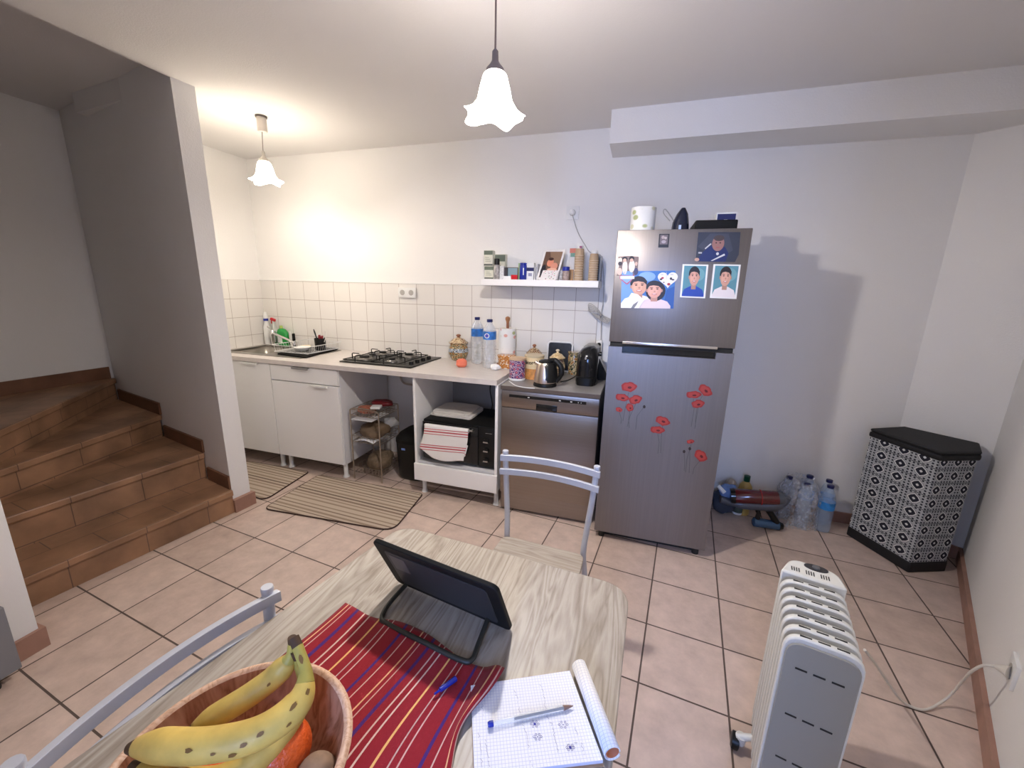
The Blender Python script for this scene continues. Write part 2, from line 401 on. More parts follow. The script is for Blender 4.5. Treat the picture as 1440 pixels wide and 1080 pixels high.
for o in [q for q in COL.objects if q.parent == st]:
    kd = o.name.split('.')[0]; k = ks[kd]; ks[kd] += 1
    d = (Vector(N_L[k])-Vector(N_R[k])).normalized(); n2 = Vector((d.y, -d.x))
    me = o.data; lay = me.uv_layers.new(name='UVMap'); A = Vector(N_R[k])
    for p in me.polygons:
        for li in p.loop_indices:
            co = me.vertices[me.loops[li].vertex_index].co; q = Vector((co.x, co.y))-A
            u = q.dot(d)+k*.11
            v = q.dot(n2)+0.168 if abs(p.normal.z) > .5 else co.z*0.9+k*.17+.02
            lay.data[li].uv = (u, v)
    me.materials.clear(); me.materials.append(STM)
# skirting along the partition, one piece over each tread, and on the stairwell wall
for k in range(4):
    x1 = N_R[k][0]-.004 if k else .49; x0 = N_R[k+1][0]+.01 if k < 3 else -1.05
    x0 = x0 if k < 3 else -1.04
    if k == 3: continue
    struct(MB().prism([(x1, pl(x1)), (x0, pl(x0)), (x0, pl(x0)-.013), (x1, pl(x1)-.013)], NZ[k], NZ[k]+.085).build('trim_%d' % (3+k), mat('stair_skirting', (.17, .08, .045), .45, noise=.2), smooth=False))
struct(MB().box(-1.05, -1.037, -3.2, -.87, NZ[3], NZ[3]+.09).build('trim_6', MATS['stair_skirting'], smooth=False))

# ------------------------------------------------------------------ pendant lamps
def shade_mat(name, estr, colr):
    m = bpy.data.materials.new(name); m.use_nodes = True; nt = m.node_tree; N = nt.nodes; L = nt.links
    for n in list(N): N.remove(n)
    out = N.new('ShaderNodeOutputMaterial'); tr = N.new('ShaderNodeBsdfTransparent'); tl = N.new('ShaderNodeBsdfTranslucent'); gl = N.new('ShaderNodeBsdfGlossy')
    em = N.new('ShaderNodeEmission'); em.inputs[0].default_value = (*colr, 1); em.inputs[1].default_value = estr
    tr.inputs[0].default_value = (1, .98, .95, 1); tl.inputs[0].default_value = (.95, .93, .9, 1); gl.inputs['Roughness'].default_value = .15
    m1 = N.new('ShaderNodeMixShader'); m1.inputs[0].default_value = .55; L.new(tr.outputs[0], m1.inputs[1]); L.new(tl.outputs[0], m1.inputs[2])
    m2 = N.new('ShaderNodeMixShader'); m2.inputs[0].default_value = .08; L.new(m1.outputs[0], m2.inputs[1]); L.new(gl.outputs[0], m2.inputs[2])
    ad = N.new('ShaderNodeAddShader'); L.new(m2.outputs[0], ad.inputs[0]); L.new(em.outputs[0], ad.inputs[1]); L.new(ad.outputs[0], out.inputs[0])
    return m
def pendant(P, label, power, colr, estr, box, ceil_xy, capm, cordr=.003):
    t = thing('pendant_lamp', (P.x, P.y, P.z-.08), label, 'lamp', None)
    x, y, z = P
    SH = shade_mat('lamp_glass', estr, colr)
    # fluted bell with wavy lip
    def bell(u, v):
        prof = [(.0, .018, .062), (.2, .034, .050), (.45, .044, .015), (.7, .052, -.022), (.88, .068, -.048), (1., .088, -.060)]
        for i in range(len(prof)-1):
            if v <= prof[i+1][0]+1e-9: break
        t_ = (v-prof[i][0])/(prof[i+1][0]-prof[i][0]); r = prof[i][1]*(1-t_)+prof[i+1][1]*t_; h = prof[i][2]*(1-t_)+prof[i+1][2]*t_
        a = u*2*math.pi; lip = max(0, (v-.6)/.4)**1.5
        r *= 1+.10*lip*math.cos(8*a+.4); h -= .012*lip*math.cos(4*a+.9); r *= 1+.02*math.cos(16*a)
        return Vector((x+r*math.cos(a), y+r*math.sin(a), z+h))
    MB().grid(bell, 64, 14).build('shade', SH, t, solid=.0025)
    bs = MB().lathe([(.004, .052), (.012, .045), (.013, .03), (.022, .012), (.028, -.006), (.024, -.024), (.012, -.034), (.002, -.036)], x, y, z, 16).build('bulb', mat('bulb_glow', (1, 1, 1), .3, emit=(1, .95, .86), estr=12), t)
    MB().lathe([(.004, .118), (.009, .112), (.010, .088), (.016, .078), (.027, .066), (.029, .056), (.02, .05)], x, y, z, 20).build('lamp_cap', capm, t)
    c = Vector((*ceil_xy, CEIL))
    top = c-Vector((0, 0, .0))
    cord = [Vector((x, y, z+.115)), Vector((x*.9+c.x*.1, y*.9+c.y*.1, z+.14)), top-Vector((0, 0, .03)) if box else top]
    MB().tube(cord, cordr, 8).build('cord', mat('lamp_cord_%s' % label[:3], (.16, .12, .11), .6), t)
    if box:
        MB().lathe([(.033, 0), (.033, -.010)], c.x, c.y, CEIL, 20).build('ceiling_plate', mat('plate_dark', (.12, .1, .09), .6), t)
        MB().lathe([(.027, -.010), (.028, -.085), (.024, -.09)], c.x, c.y, CEIL, 20).build('ceiling_rose', mat('rose', (.62, .57, .52), .5), t)
    l = bpy.data.lights.new('lamp_light', 'POINT'); l.energy = power; l.color = colr; l.shadow_soft_size = .028
    lob = bpy.data.objects.new('lamp_light', l); COL.objects.link(lob); lob.location = (x, y, z-.044)
    lob.parent = t; lob.matrix_parent_inverse = Matrix.Translation(-t.location)
    return t
pendant(LAMP1, 'pendant lamp with frosted bell glass hanging over the dining table', 38, (1.0, .93, .875), 3.6, False, (LAMP1.x, LAMP1.y), mat('cap_grey', (.16, .13, .13), .45))
pendant(LAMP2, 'pendant lamp with bell glass and white ceiling rose above the kitchen sink', 15, (1.0, .89, .74), 4.5, True, (.515, -.683), mat('cap_pale', (.6, .56, .5), .5), .002)
# ================================================================== KITCHEN RUN
WZ = 0.875; DZ = 0.85
# ---- worktop
wt = MB(); SX0, SX1, SY0, SY1 = -.335, .45, -.50, -.075
wt.prism([(-.4, -.615), (2.047, -.615), (2.047, -.004), (SX1, -.004), (SX1, -.5), (-.335, -.5), (-.335, -.075), (SX1, -.075), (SX1, -.004), (-.4, -.004)], WZ-.032, WZ)
wt = MB()
wt.box(-.4, 2.047, -.615, SY0, WZ-.032, WZ); wt.box(-.4, SX0, SY0, -.008, WZ-.032, WZ); wt.box(SX0, SX1, SY1, -.008, WZ-.032, WZ)
wt.box(SX1, .80, SY0, -.008, WZ-.032, WZ); wt.box(.80, 1.36, SY0, -.008, WZ-.032, WZ); wt.box(1.36, 2.047, SY0, -.008, WZ-.032, WZ)
tag(wt.build('worktop', WORK, bevel=0.0), 'long pale grey laminate worktop over the white cabinets', 'worktop')

def cabinet(x0, x1, label, fronts, handles, legs=((.04, -.54), (-.04, -.54), (.04, -.08), (-.04, -.08))):
    t = thing('base_cabinet', ((x0+x1)/2, -.3, 0), label, 'cabinet', None)
    b = MB(); b.box(x0, x0+.018, -.583, -.012, .12, .843).box(x1-.018, x1, -.583, -.012, .12, .843).box(x0+.018, x1-.018, -.583, -.012, .12, .138).box(x0+.018, x1-.018, -.583, -.50, .825, .843)
    b.box(x0+.018, x1-.018, -.03, -.012, .138, .825)
    b.build('carcass', EDGE, t, bevel=.001)
    for (nm, z0, z1), h in zip(fronts, handles):
        f = MB().box(x0+.0015, x1-.0015, -.603, -.585, z0, z1).build(nm, WHITE, t, bevel=.0015)
        if h:
            hx0, hx1, hz, m_ = h
            MB().box(hx0, hx1, -.624, -.600, hz-.003, hz).box(hx0, hx1, -.624, -.620, hz-.014, hz).build('handle', m_, f, bevel=.001)
    for dx, y in legs:
        X = (x0 if dx > 0 else x1)+dx
        MB().lathe([(.024, 0), (.024, .006), (.016, .02), (.016, .12)], X, y, 0, 16).build('leg', WHITEP, t)
    return t
h1a, h1b = at(341, 510, 'y', -.61), at(363, 513, 'y', -.61)
cabinet(-.337, .262, 'white base cabinet with one tall door, under the sink', [('door', .125, .838)], [(h1a.x, h1b.x, .838, WHITEP)])
h2a, h2b = at(437, 543, 'y', -.61), at(462, 547, 'y', -.61)
h3a, h3b = at(411, 514, 'y', -.61), at(434, 516, 'y', -.61)
cabinet(.265, .862, 'white base cabinet with a shallow drawer above a deep one', [('drawer', .724, .836), ('drawer', .125, .718)], [(h3a.x, h3b.x, .836, mat('grey_slot', (.25, .24, .24), .5)), (h2a.x, h2b.x, .718, WHITEP)])
# open oven cabinet
t = thing('oven_cabinet', (1.75, -.3, 0), 'open white cabinet on legs that holds the mini oven', 'cabinet')
for x0 in (1.455, 2.033): MB().box(x0, x0+.018, -.60, -.012, .115, .843).build('side_panel', WHITE, t, bevel=.001)
MB().box(1.473, 2.033, -.585, -.012, .236, .252).build('shelf', EDGE, t)
MB().box(1.452, 2.054, -.612, -.594, .118, .240).build('front_panel', WHITE, t, bevel=.0015)
MB().box(1.473, 2.033, -.03, -.014, .252, .843).build('back_panel', mat('hardboard_grey', (.30, .29, .29), .6), t)
for X in (1.49, 2.028):
    for Y in (-.54, -.08): MB().lathe([(.022, 0), (.022, .006), (.015, .02), (.015, .118)], X, Y, 0, 16).build('leg', WHITEP, t)
# conduit in the open bay
tag(MB().tube(bez([(1.0, -.012, .80), (1.0, -.03, .70), (1.03, -.03, .64), (1.12, -.03, .63), (1.32, -.03, .62), (1.37, -.03, .58), (1.38, -.03, .3), (1.38, -.03, .0)]), .008, 8).build('gas_pipe', mat('pipe_beige', (.42, .36, .30), .5)), 'beige gas pipe bent along the wall of the open bay', 'pipe')

# ---- mini oven with folded cloths and striped dish towel
t = thing('mini_oven', (1.75, -.35, .252), 'black mini oven with three knobs inside the open white cabinet', 'oven')
OVEN = t
MB().box(1.495, 2.022, -.545, -.16, .262, .545, bev=.008).build('body', BLACKM, t)
MB().box(1.500, 1.905, -.566, -.546, .272, .535, bev=.004).build('door', BLACKG, t)
MB().box(1.905, 2.020, -.560, -.546, .265, .542, bev=.003).build('control_panel', BLACK, t)
for z in (.448, .385, .315):
    k = MB().lathe([(.020, 0), (.019, .012), (.004, .013)], 0, 0, 0, 20, M=T(1.962, -.560, z) @ RX(90)).build('knob', BLACK, t)
    MB().box(1.946, 1.978, -.580, -.572, z-.004, z+.004).build('knob_grip', CHROMED, k)
MB().cyl((1.955, -.5605, .505), (2.0, -.5605, .505), .001, seg=6).build('printed_mark', CHROMED, t)
hb = MB().cyl((1.53, -.592, .520), (1.88, -.592, .520), .007, seg=12)
for X in (1.545, 1.868): hb.cyl((X, -.566, .520), (X, -.592, .520), .006, seg=8)
hb.build('door_handle', CHROMED, t)
for X in (1.53, 1.99):
    for Y in (-.51, -.2): MB().cyl((X, Y, .252), (X, Y, .263), .012, seg=10).build('foot', RUBBER, t)
BEIGEC = mat('beige_cloth', (.55, .48, .42), .9, bump=.3, bscale=300)
CREAMC = mat('cream_cloth', (.72, .68, .63), .9, bump=.3, bscale=300)
def folded(x0, x1, y0, y1, z, h, m, nm, lab, seed, layers=3):
    rnd = random.Random(seed); b = MB()
    for k in range(layers):
        dz = h/layers; jx = rnd.uniform(-.012, .012); jy = rnd.uniform(-.012, .012)
        ph = rnd.uniform(0, 6)
        def fn(u, v, k=k, jx=jx, jy=jy, ph=ph):
            a = u*2*math.pi
            # rounded slab cross-section
            cx = (x0+x1)/2+jx; cy = (y0+y1)/2+jy; hx = (x1-x0)/2-.01*k; hy = (y1-y0)/2-.006*k
            c, s = math.cos(a), math.sin(a); q = .22
            ex = math.copysign(abs(c)**q, c); ey = math.copysign(abs(s)**q, s)
            rr = [0, .985, 1, .985, 0][int(round(v*4))]; zz = [0, .0, .5, 1, 1][int(round(v*4))]
            return Vector((cx+hx*ex*rr, cy+hy*ey*rr+.006*math.sin(9*ex+ph), z+.001+dz*(k+zz)+(.002*math.sin(11*ex+ph) if zz > .6 else 0)))
        b.grid(fn, 48, 4)
    o = b.build(nm, m); tag(o, lab, 'cloth'); return o
folded(1.50, 1.82, -.47, -.20, .545, .030, CREAMC, 'folded_tea_towel', 'folded cream cloths lying on top of the black mini oven', 3, 3)
def striped(name, base_c, bands, axis='U', rough=.9, wave=True):
    """bands: list of (pos, width, color) along UV x"""
    m = bpy.data.materials.new(name); m.use_nodes = True; nt = m.node_tree; N = nt.nodes; L = nt.links; b = N['Principled BSDF']
    b.inputs['Roughness'].default_value = rough; b.inputs['Sheen Weight'].default_value = .1
    uv = N.new('ShaderNodeUVMap'); uv.uv_map = 'UVMap'; sx = N.new('ShaderNodeSeparateXYZ'); L.new(uv.outputs[0], sx.inputs[0])
    r = N.new('ShaderNodeValToRGB'); r.color_ramp.interpolation = 'CONSTANT'
    fr = N.new('ShaderNodeMath'); fr.operation = 'FRACT'; L.new(sx.outputs[0 if axis == 'U' else 1], fr.inputs[0]); L.new(fr.outputs[0], r.inputs[0])
    els = [(0, base_c)]
    for p, w_, c in sorted(bands): els += [(p, c), (p+w_, base_c)]
    while len(r.color_ramp.elements) > 1: r.color_ramp.elements.remove(r.color_ramp.elements[-1])
    r.color_ramp.elements[0].position = 0; r.color_ramp.elements[0].color = (*base_c, 1)
    for p, c in els[1:]:
        e = r.color_ramp.elements.new(min(p, 1)); e.color = (*c, 1)
    tc = N.new('ShaderNodeTexCoord'); n = N.new('ShaderNodeTexNoise'); n.inputs['Scale'].default_value = 500; L.new(tc.outputs['Object'], n.inputs['Vector'])
    bp_ = N.new('ShaderNodeBump'); bp_.inputs['Strength'].default_value = .25; bp_.inputs['Distance'].default_value = .002; L.new(n.outputs['Fac'], bp_.inputs['Height']); L.new(bp_.outputs[0], b.inputs['Normal'])
    L.new(r.outputs[0], b.inputs['Base Color']); return m
rs = (.50, .10, .12)
TOWEL = striped('striped_towel', (.80, .77, .75), [(.10, .02, rs), (.15, .035, rs), (.22, .02, rs), (.50, .02, rs), (.55, .035, rs), (.62, .02, rs), (.92, .02, rs)])
cu = {}
def towel(u, v):
    # v: 0 behind the bar .. over it .. to the bottom in front
    X = 1.535+.315*u+.012*math.sin(v*5)*v
    if v < .12: return Vector((X, -.582, .50+.02*v/.12*1.0))
    if v < .2:
        a = math.pi*(v-.12)/.08; return Vector((X, -.592+.011*math.cos(a), .520+.011*math.sin(a)))
    d = (v-.2)/.8; L_ = .185+.045*u-.05*(1-u)*0+.02*math.sin(u*4)
    if u < .3: L_ *= .86+.14*u/.3
    return Vector((X-.02*d, -.604-.010*math.sin(3*u+1)*d-.006*d, .519-L_*d+.004*math.sin(8*u)))
b = MB().grid(towel, 30, 40)
b.build('dish_towel', TOWEL, solid=.003, uv=lambda co, n: ((.53-co.z)*3.6+.12*(co.x-1.5), co.x))
o = bpy.data.objects['dish_towel']; tag(o, 'white dish towel with red stripes hanging on the oven door handle', 'towel')
def towel2(u, v):
    X = 1.66+.19*u; return Vector((X-.02*v, -.601, .42-.125*v*(.65+.35*math.sin(1+2.2*u))))
o = MB().grid(towel2, 14, 10).build('towel_fold', TOWEL, o, solid=.003, uv=lambda co, n: ((.53-co.z)*3.6+.9*(co.x-1.5), co.x))
MB().tube(bez([(1.80, -.05, .83), (1.81, -.07, .74), (1.80, -.06, .66), (1.83, -.09, .56), (1.83, -.12, .50)]), .004, 6).build('power_cord', BLACK, OVEN)

# ---- wire rack
WIRE = mat('rack_wire', (.42, .36, .30), .35, .9)
t = thing('wire_rack', (1.02, -.42, 0), 'three-tier wire rack in the open bay under the cooktop', 'rack')
rx0, rx1, ry0, ry1 = .90, 1.14, -.545, -.30
for X in (rx0, rx1):
    for Y in (ry0, ry1):
        MB().tube([(X, Y, 0.0), (X, Y, .54)], .005, 8).build('post', WIRE, t)
for zt in (.500, .300, .055):
    b = MB()
    for z in (zt, zt+.045):
        b.tube([(rx0, ry0, z), (rx1, ry0, z), (rx1, ry1, z), (rx0, ry1, z)], .0028, 6, closed=True)
    for k in range(1, 9):
        X = rx0+(rx1-rx0)*k/9; b.tube([(X, ry0, zt+.045), (X, ry0, zt), (X, ry1, zt), (X, ry1, zt+.045)], .0016, 5)
    for k in range(1, 5):
        Y = ry0+(ry1-ry0)*k/5; b.tube([(rx0, Y, zt+.045), (rx0, Y, zt), (rx1, Y, zt), (rx1, Y, zt+.045)], .0016, 5)
    b.build('basket', WIRE, t)
MB().tube(bez([(rx0, ry0, .54), (.95, ry0, .556), (1.09, ry0, .556), (rx1, ry0, .54)]), .005, 8).build('handle', WIRE, t)
def blob(nm, c, rad, m, lab, cat, seed, amp=.12, grp=None, seg=28):
    rnd = random.Random(seed); ph = [rnd.uniform(0, 6) for _ in range(6)]
    def fn(u, v):
        a = u*2*math.pi; p = (v-.5)*math.pi
        k = 1+amp*(math.sin(3*a+ph[0]+2*p)*.5+math.sin(5*a+ph[1])*math.cos(p*3+ph[2])*.35+math.sin(9*a+ph[3]+7*p)*.18)
        cz = math.sin(p); cz = math.copysign(abs(cz)**.8, cz)
        return Vector((c[0]+rad[0]*k*math.cos(p)**.7*math.cos(a), c[1]+rad[1]*k*math.cos(p)**.7*math.sin(a), c[2]+rad[2]*cz*(1+(k-1)*.5)))
    o = MB().grid(fn, seg, 18).build(nm, m, angle=70)
    tag(o, lab, cat, grp); return o
KRAFT = mat('kraft_paper', (.15, .10, .06), .75, noise=.25, nscale=14, bump=.5, bscale=30)
blob('paper_bag', (1.01, -.425, .363), (.105, .11, .055), KRAFT, 'crumpled brown paper bag on the middle tier of the wire rack', 'bag', 2, .22)
blob('potato_sack', (1.05, -.42, .125), (.085, .11, .062), mat('sack', (.17, .12, .075), .8, noise=.3, nscale=30, bump=.5, bscale=60), 'brown sack of vegetables on the bottom tier of the wire rack', 'bag', 5, .15)
blob('plastic_bag', (1.10, -.34, .405), (.055, .04, .035), mat('film', (.75, .75, .75), .25, trans=.6), 'thin clear plastic bag at the back of the middle rack tier', 'bag', 8, .3)
blob('red_packet', (1.05, -.36, .560), (.085, .06, .022), mat('red_foil', (.14, .006, .01), .3, noise=.3, nscale=20), 'dark red food packet lying on the top tier of the wire rack', 'packet', 9, .12)
blob('sausage_pack', (.99, -.47, .532), (.07, .05, .028), mat('sausage', (.36, .12, .07), .4, noise=.8, nscale=60), 'clear pack of red sausages at the front of the top tier', 'packet', 12, .1)
o = MB().box(1.03, 1.10, -.50, -.43, .548, .566, M=T(1.065, -.46, .55) @ RZ(20) @ T(-1.065, .46, -.55)).build('white_packet', WHITEP, bevel=.004); tag(o, 'small white packet with a red end on the top tier', 'packet')
o = MB().box(.915, 1.09, -.549, -.33, .4735, .4745, M=RX(0)).build('paper_sheet', PAPER)
tag(o, 'white sheet of paper sticking out under the top basket', 'paper'); o.location = (0, -.012, 0)
o = MB().grid(lambda u, v: Vector((.93+.16*u, -.56+.2*v, .306+.02*math.sin(3*u)*(1-v)+.004*v)), 10, 6).build('paper_liner', PAPER, solid=.001); tag(o, 'white paper liner curling out of the middle basket', 'paper')

# ---- black bin
t = thing('waste_bin', (1.33, -.30, 0), 'black rounded waste bin between the wire rack and the oven cabinet', 'bin')
def ringp(cx, cy, hx, hy, z, n=32, q=.55):
    out = []
    for k in range(n):
        a = 2*math.pi*k/n; c, s = math.cos(a), math.sin(a)
        out.append(Vector((cx+hx*math.copysign(abs(c)**q, c), cy+hy*math.copysign(abs(s)**q, s), z)))
    return out
def loft(b, rings):
    n0 = len(b.bm.faces); V = [[b.bm.verts.new(p) for p in r] for r in rings]; n = len(V[0])
    for A, B in zip(V, V[1:]):
        for k in range(n): b.bm.faces.new((A[k], A[(k+1) % n], B[(k+1) % n], B[k]))
    b.bm.faces.new(V[0][::-1]); b.bm.faces.new(V[-1]); b._mark(n0); return b
loft(MB(), [ringp(1.305, -.30, .105, .13, 0), ringp(1.305, -.30, .12, .145, .03), ringp(1.305, -.30, .13, .155, .29), ringp(1.305, -.30, .128, .152, .30)]).build('body', BLACK, t)
loft(MB(), [ringp(1.305, -.30, .132, .158, .295), ringp(1.305, -.30, .132, .158, .32), ringp(1.305, -.29, .115, .135, .35), ringp(1.305, -.27, .07, .08, .362)]).build('lid', BLACKM, t)
MB().box(1.255, 1.285, -.4545, -.452, .245, .260).build('badge', mat('badge_blue', (.15, .25, .6), .3), t)

# ---- cooktop
t = thing('cooktop', (1.08, -.27, WZ), 'black four-burner gas cooktop set in the grey worktop', 'cooktop')
hx0, hx1, hy0, hy1 = .80, 1.385, -.50, -.045
MB().box(hx0, hx1, hy0, hy1, WZ, WZ+.010, bev=.003).build('hob_plate', mat('hob_black', (.012, .011, .010), .3, spec=.4), t)
for (bx, by, br) in ((.93, -.385, .044), (.93, -.155, .034), (1.165, -.155, .040), (1.165, -.385, .028)):
    bb = MB().lathe([(br+.012, 0), (br+.010, .008), (br, .014), (br*.9, .018)], bx, by, WZ+.010, 24).build('burner', mat('burner_metal', (.20, .19, .18), .4, 1.0), t)
    MB().lathe([(br*.8, .018), (br*.8, .026), (br*.7, .029)], bx, by, WZ+.010, 24).build('burner_cap', BLACKM, bb)
for gx0, gx1 in ((.82, 1.04), (1.055, 1.275)):
    b = MB(); z0 = WZ+.012; z1 = WZ+.052
    b.tube([(gx0, -.48, z0+.008), (gx1, -.48, z0+.008), (gx1, -.06, z0+.008), (gx0, -.06, z0+.008)], .0035, 6, closed=True)
    cx = (gx0+gx1)/2
    for by in (-.385, -.155):
        for dx, dy in ((1, 0), (-1, 0), (0, 1), (0, -1)):
            e = .105; b.tube([(cx+dx*e, by+dy*e, z0), (cx+dx*e, by+dy*e, z1-.004), (cx+dx*(e-.006), by+dy*(e-.006), z1), (cx+dx*.045, by+dy*.045, z1)], .0038, 6)
    b.build('pan_support', BLACKM, t)
for k in range(4):
    MB().lathe([(.017, 0), (.015, .020), (.010, .022)], 1.335, -.41+.085*k, WZ+.010, 18).build('knob', BLACK, t)

# ---- sink
SS = mat('sink_steel', (.34, .32, .29), .30, 1.0)
t = thing('kitchen_sink', (.05, -.28, WZ), 'stainless steel inset sink with drainer beside the left wall', 'sink')
bx0, bx1, by0, by1 = -.30, .06, -.46, -.11
b = MB(); z = WZ+.004
b.box(-.345, bx0, -.51, -.065, WZ-.002, z); b.box(bx0, bx1, -.51, by0, WZ-.002, z); b.box(bx0, bx1, by1, -.065, WZ-.002, z)
b.box(bx1, .46, -.51, -.065, WZ-.002, z)
b.build('rim', SS, t, bevel=.001)
b = MB(); loft(b, [ringp((bx0+bx1)/2, (by0+by1)/2, (bx1-bx0)/2+.003, (by1-by0)/2+.003, WZ+.001, 40, .35), ringp((bx0+bx1)/2, (by0+by1)/2, (bx1-bx0)/2-.006, (by1-by0)/2-.006, WZ-.11, 40, .35), ringp((bx0+bx1)/2, (by0+by1)/2, (bx1-bx0)/2-.03, (by1-by0)/2-.03, WZ-.13, 40, .4)])
b.bm.faces.ensure_lookup_table(); top = [f for f in b.bm.faces if all(abs(v.co.z-(WZ+.001)) < 1e-4 for v in f.verts)]
bmesh.ops.delete(b.bm, geom=top, context='FACES_ONLY')
b.build('bowl', SS, t, solid=.0015)
MB().lathe([(.022, 0), (.022, .003), (.012, .004)], (bx0+bx1)/2, (by0+by1)/2, WZ-.1285, 20).build('drain', CHROME, t)
tp = MB(); tx, ty = -.20, -.085
t2 = thing('mixer_tap', (tx, ty, WZ), 'chrome mixer tap with a round lever and long spout behind the sink', 'tap')
tx, ty = -.235, -.088
MB().lathe([(.026, 0), (.026, .006), (.020, .012), (.020, .085), (.024, .095), (.024, .125), (.014, .138)], tx, ty, WZ+.004, 22).build('tap_body', CHROME, t2)
sp0 = Vector((tx, ty, WZ+.115)); sp1 = at(414, 482, 'y', -.22)
MB().tube([sp0, sp0*.15+sp1*.85, sp1, sp1-Vector((0, 0, .02))], [.012, .009, .010, .010], 12).build('spout', CHROME, t2)
MB().tube([(tx, ty, WZ+.135), (tx-.005, ty-.045, WZ+.175)], [.008, .006], 10).build('lever', CHROME, t2)

# ---- drying mat, dish rack, cutlery, plate
m4 = [at(389, 497.5, 'z', WZ+.008), at(430, 503, 'z', WZ+.008), at(482, 489.5, 'z', WZ+.008)]
MA, MB_, MC = [Vector((p.x, p.y)) for p in m4]; MD = MA+(MC-MB_)
MD.y = min(MD.y, -.03); MC.y = min(MC.y, -.03)
o = MB().prism(roundpoly([tuple(MA), tuple(MB_), tuple(MC), tuple(MD)], .02), WZ+.0045, WZ+.013).build('drying_mat', mat('mat_dark', (.010, .009, .009), .9, spec=.1), bevel=.002)
tag(o, 'black ribbed drying mat on the sink drainer under the dish rack', 'mat')
t = thing('dish_rack', (.27, -.2, WZ+.013), 'white wire dish rack standing on the black drying mat', 'dish rack')
WW = mat('white_wire', (.78, .78, .78), .3)
b = MB(); X0, X1, Y0, Y1 = .10, .43, -.40, -.045
zf = WZ+.016
for z in (zf+.002, zf+.055):
    g = (0 if z < zf+.01 else .012)
    b.tube([(X0-g, Y0-g, z), (X1+g, Y0-g, z), (X1+g, Y1+g*.5, z), (X0-g, Y1+g*.5, z)], .0025, 6, closed=True)
for k in range(15):
    Y = Y0+(Y1-Y0)*(k+.5)/15
    b.tube([(X0-.012, Y, zf+.055), (X0, Y, zf+.002), (X1, Y, zf+.002), (X1+.012, Y, zf+.055)], .0009, 5)
for k in range(9):
    X = X0+(X1-X0)*(k+.5)/9
    b.tube([(X, Y0-.012, zf+.055), (X, Y0, zf+.002), (X, Y1, zf+.002), (X, Y1+.006, zf+.055)], .0009, 5)
b.build('wire_frame', WW, t)
cx, cy, cr, chh = .372, -.20, .044, .095
MB().lathe([(cr*.9, 0), (cr, chh), (cr*.93, chh), (cr*.85, .004)], cx, cy, zf+.005, 24).build('cutlery_cup', BLACK, t)
for i, (dx, dy, ln, c, nm) in enumerate(((-.055, .0, .105, (.02, .02, .025), 'knife'), (-.012, .012, .075, (.7, .7, .7), 'spoon'), (.006, -.01, .062, (.25, .02, .03), 'spatula'), (.024, .005, .055, (.3, .03, .04), 'fork'))):
    p0 = Vector((cx+dx*.2, cy+dy*.2, zf+.03)); p1 = Vector((cx+dx, cy+dy, zf+chh+ln-.03))
    o = MB().tube([p0, p0*.4+p1*.6, p0*.15+p1*.85, p1], [.003, .005, .012 if nm != 'knife' else .006, .008 if nm != 'knife' else .003], 8).build(nm, col(c, .35))
    tag(o, {'knife': 'black-handled knife standing in the black cutlery cup', 'spoon': 'pale spoon standing in the black cutlery cup', 'spatula': 'dark red spatula standing in the black cutlery cup', 'fork': 'red-handled fork standing at the right of the cutlery cup'}[nm], 'cutlery')
o = MB().tube(bez([(cx+.028, cy, zf+.06), (cx+.045, cy, zf+.14), (cx+.06, cy, zf+.165), (cx+.068, cy, zf+.145), (cx+.055, cy, zf+.10), (cx+.040, cy, zf+.07)]), .003, 6).build('whisk', col((.75, .73, .7), .4)); tag(o, 'white looped whisk leaning out of the cutlery cup to the right', 'whisk')
o = MB().lathe([(.02, .006), (.035, 0), (.052, .012), (.062, .028), (.060, .030), (.045, .014), (.02, .008)], .285, -.30, zf+.006, 30).build('bowl', WHITEP); tag(o, 'small white bowl in the dish rack', 'bowl')
o = MB().lathe([(.02, .004), (.045, 0), (.050, .012), (.047, .015), (.02, .008)], .20, -.19, zf+.006, 30, M=RX(8)).build('saucer', col((.72, .62, .42))); tag(o, 'cream saucer lying at the left of the dish rack', 'plate')

# cleaning products in the corner behind the sink
def bottle(nm, x, y, z, prof, m, lab, cap=None, capm=None, labelm=None, lz=None, cat='bottle', grp=None, M=None):
    t = thing(nm, (x, y, z), lab, cat, grp)
    MB().lathe(prof, x, y, z, 24, M=M).build('body', m, t)
    if cap: MB().lathe(cap, x, y, z, 18, M=M).build('cap', capm, t)
    if labelm:
        r = lz[2]; MB().lathe([(r, lz[0]), (r, lz[1])], x, y, z, 24, M=M).build('label', labelm, t)
    return t
P = at(378, 478, 'y', -.05); 
bottle('cleaner_bottle', -.345, -.045, WZ+.001, [(.024, 0), (.028, .02), (.028, .15), (.018, .19), (.014, .22)], WHITEP, 'tall white cleaning bottle with a blue collar in the tiled corner', [(.017, .215), (.019, .25), (.013, .285), (.008, .29)], WHITEP, BLUE, (.212, .232, .0195))
t = thing('spray_bottle', (-.262, -.04, WZ), 'clear spray bottle with a red trigger head beside the white cleaning bottle', 'bottle')
MB().lathe([(.026, 0), (.030, .02), (.028, .12), (.013, .18), (.012, .215)], -.262, -.042, WZ+.001, 22).build('body', mat('spray_pale', (.82, .84, .80), .2, trans=.5), t)
MB().box(-.292, -.245, -.052, -.032, WZ+.213, WZ+.236, M=T(-.26, -.04, WZ+.22) @ RY(18) @ T(.26, .04, -WZ-.22)).box(-.290, -.281, -.047, -.037, WZ+.19, WZ+.22).build('trigger', RED, t, bevel=.003)
t = thing('detergent_bottle', (-.15, -.05, WZ), 'green washing-up bottle with a white label behind the sink', 'bottle')
